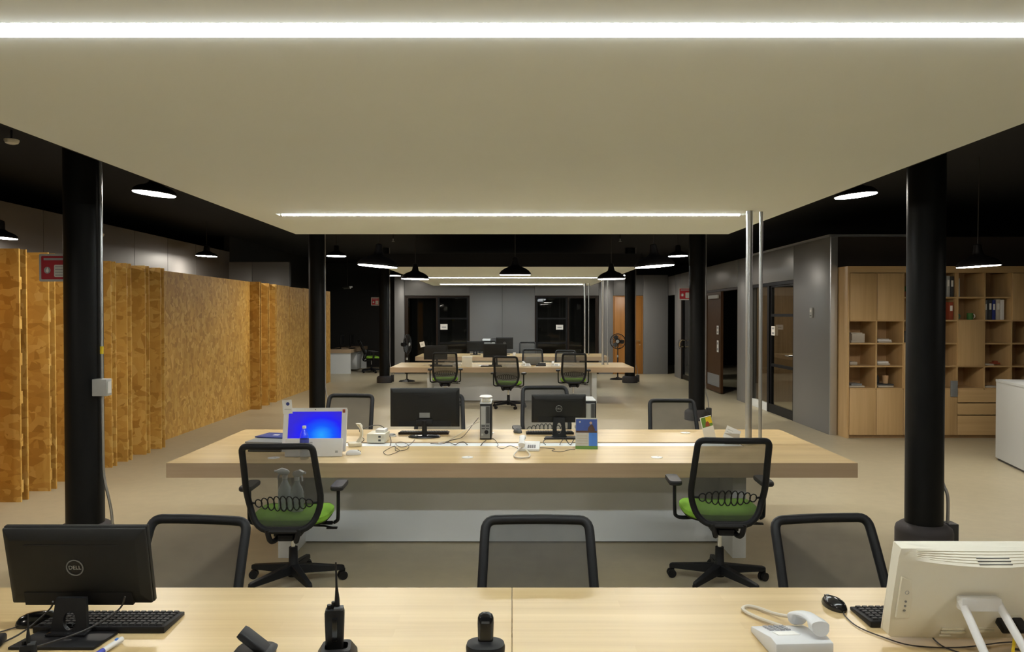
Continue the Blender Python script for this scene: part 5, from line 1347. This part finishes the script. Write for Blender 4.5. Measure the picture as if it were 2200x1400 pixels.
# pedestal fans
def fan(x, y, zc, lab, yaw, size=0.23):
    t = thing('pedestal_fan', lab, 'fan', (x, y, 0), 0.0, 'black pedestal fans')
    obj('base', G().lathe([(0.22, 0), (0.22, 0.012), (0.19, 0.03), (0.06, 0.05), (0.04, 0.07)], 28), 'black_plastic', t)
    obj('pole', G().lathe([(0.018, 0.05), (0.018, zc*0.6), (0.013, zc*0.6+0.01), (0.013, zc-0.05)], 14), 'black_plastic', t)
    obj('clamp', G().lathe([(0.026, zc*0.58), (0.026, zc*0.64)], 14), 'light_grey', t)
    Rm = Matrix.Translation((0, 0, zc)) @ Matrix.Rotation(yaw, 4, 'Z') @ Matrix.Rotation(PI/2, 4, 'X')
    obj('motor', G().lathe([(0.03, -0.17), (0.06, -0.15), (0.065, -0.06), (0.05, -0.03)], 18, T=Rm), 'black_plastic', t)
    cg = obj('cage', G().tube([tuple(Rm @ Vector((size*math.cos(q), size*math.sin(q), 0.02))) for q in [2*PI*k/32 for k in range(32)]], 0.012, 6, closed=True), 'black_plastic', t)
    wm = G().tube([tuple(Rm @ Vector(p_)) for p_ in ((0.04, 0, 0.075), (size*0.6, 0, 0.07), (size*0.92, 0, 0.045), (size, 0, 0.02), (size*0.92, 0, -0.01), (size*0.5, 0, -0.03), (0.05, 0, -0.035))], 0.004, 4)
    me = build('cage_wires', wm)
    g = G()
    for k in range(28):
        R2 = Rm @ Matrix.Rotation(2*PI*k/28, 4, 'Z')
        g.tube([tuple(R2 @ Vector(p_)) for p_ in ((0.04, 0, 0.075), (size*0.6, 0, 0.07), (size*0.92, 0, 0.045), (size, 0, 0.02), (size*0.92, 0, -0.01), (size*0.5, 0, -0.03), (0.05, 0, -0.035))], 0.0032, 4)
    obj('cage_wires', g, 'black_plastic', cg)
    obj('front_badge', G().lathe([(0.05, 0.072), (0.045, 0.082)], 18, T=Rm), 'light_grey', cg)
    for k in range(3):
        R2 = Rm @ Matrix.Rotation(2*PI*k/3, 4, 'Z') @ Matrix.Rotation(0.35, 4, 'X')
        obj('blade', G().prism([(0.03, -0.02), (size*0.55, -0.075), (size*0.85, -0.05), (size*0.87, 0.045), (size*0.5, 0.06), (0.03, 0.02)], 'z', 0.012, 0.018, T=R2), 'dark_grey', t)
    return t
fan(-2.86, 20.25, 1.01, 'black pedestal fan turned sideways near the far left column', math.radians(75), 0.27)
fan(2.97, 20.9, 1.07, 'black pedestal fan facing the room before the orange door', math.radians(-12), 0.21)
# desk in the dark alcove
t = thing('alcove_desk', 'small desk with white end panel and wooden top in the dark left alcove', 'desk', (-5.25, 22.9, 0))
obj('end_panel', G().box(-0.35, 0.28, 0.0, 0.04, 0, 0.64), 'white_laminate', t)
obj('desk_top', G().box(-0.45, 0.30, -0.03, 2.6, 0.64, 0.75), 'maple_edge', t)
obj('rear_panel', G().box(-0.35, 0.28, 2.5, 2.54, 0, 0.64), 'white_laminate', t)
obj('drawer_unit', G().box(-0.30, 0.22, 1.2, 1.9, 0.05, 0.60), 'white_laminate', t, 0.004)
monitor(-5.33, 23.25, 'dark monitor on the alcove desk nearest the chipboard', 0.46, 0.32, 0.27, 0.0, math.radians(-90))
monitor(-5.28, 24.4, 'dark monitor at the far end of the alcove desk', 0.46, 0.32, 0.27, 0.0, math.radians(-90))
keyboard(-5.05, 23.5, 'keyboard on the alcove desk', 0.4, 0.14, math.radians(90))
t = thing('ceiling_fixture', 'unlit white tube fixture high in the dark alcove', 'ceiling light', (-4.95, 22.4, 2.62), math.radians(-60))
obj('housing', G().box(-0.35, 0.35, -0.05, 0.05, 0, 0.04), 'grey_plastic', t, 0.006)
obj('tube', G().cyl((-0.33, 0, -0.012), (0.33, 0, -0.012), 0.014), 'light_grey', t)
obj('hanger', G().cyl((0, 0, 0.04), (0, 0, 0.98), 0.006), 'cord_dark', t)
# detectors and sprinklers hanging in the black ceiling
def detector(x, y, z, lab):
    t = thing('smoke_detector', lab, 'smoke detector', (x, y, z), group='ceiling detectors')
    obj('body', G().lathe([(0.03, -0.035), (0.055, -0.025), (0.065, -0.005), (0.065, 0.01)], 20), 'cream_plastic', t)
    obj('stem', G().cyl((0, 0, 0.01), (0, 0, 3.6-z), 0.010), 'conduit_black', t)
o = gz(25, 302, 3.5); detector(o.x, o.y, 3.5, 'dim round detector in the black ceiling at the upper left')
detector(-5.62, 10.15, 2.90, 'small pale detector beside the silver conduit of the left column')
def sprinkler(x, y, z, lab):
    t = thing('sprinkler', lab, 'sprinkler', (x, y, z), group='ceiling sprinklers')
    obj('head', G().lathe([(0.03, 0.0), (0.03, 0.006), (0.012, 0.01), (0.014, 0.06)], 14), 'light_grey', t)
    obj('pipe', G().cyl((0, 0, 0.06), (0, 0, 3.6-z), 0.012), 'conduit_black', t)
sprinkler(-2.55, 16.0, 3.38, 'left sprinkler head in the dark gap between the ceiling panels')
sprinkler(2.32, 16.0, 3.38, 'right sprinkler head in the dark gap between the ceiling panels')
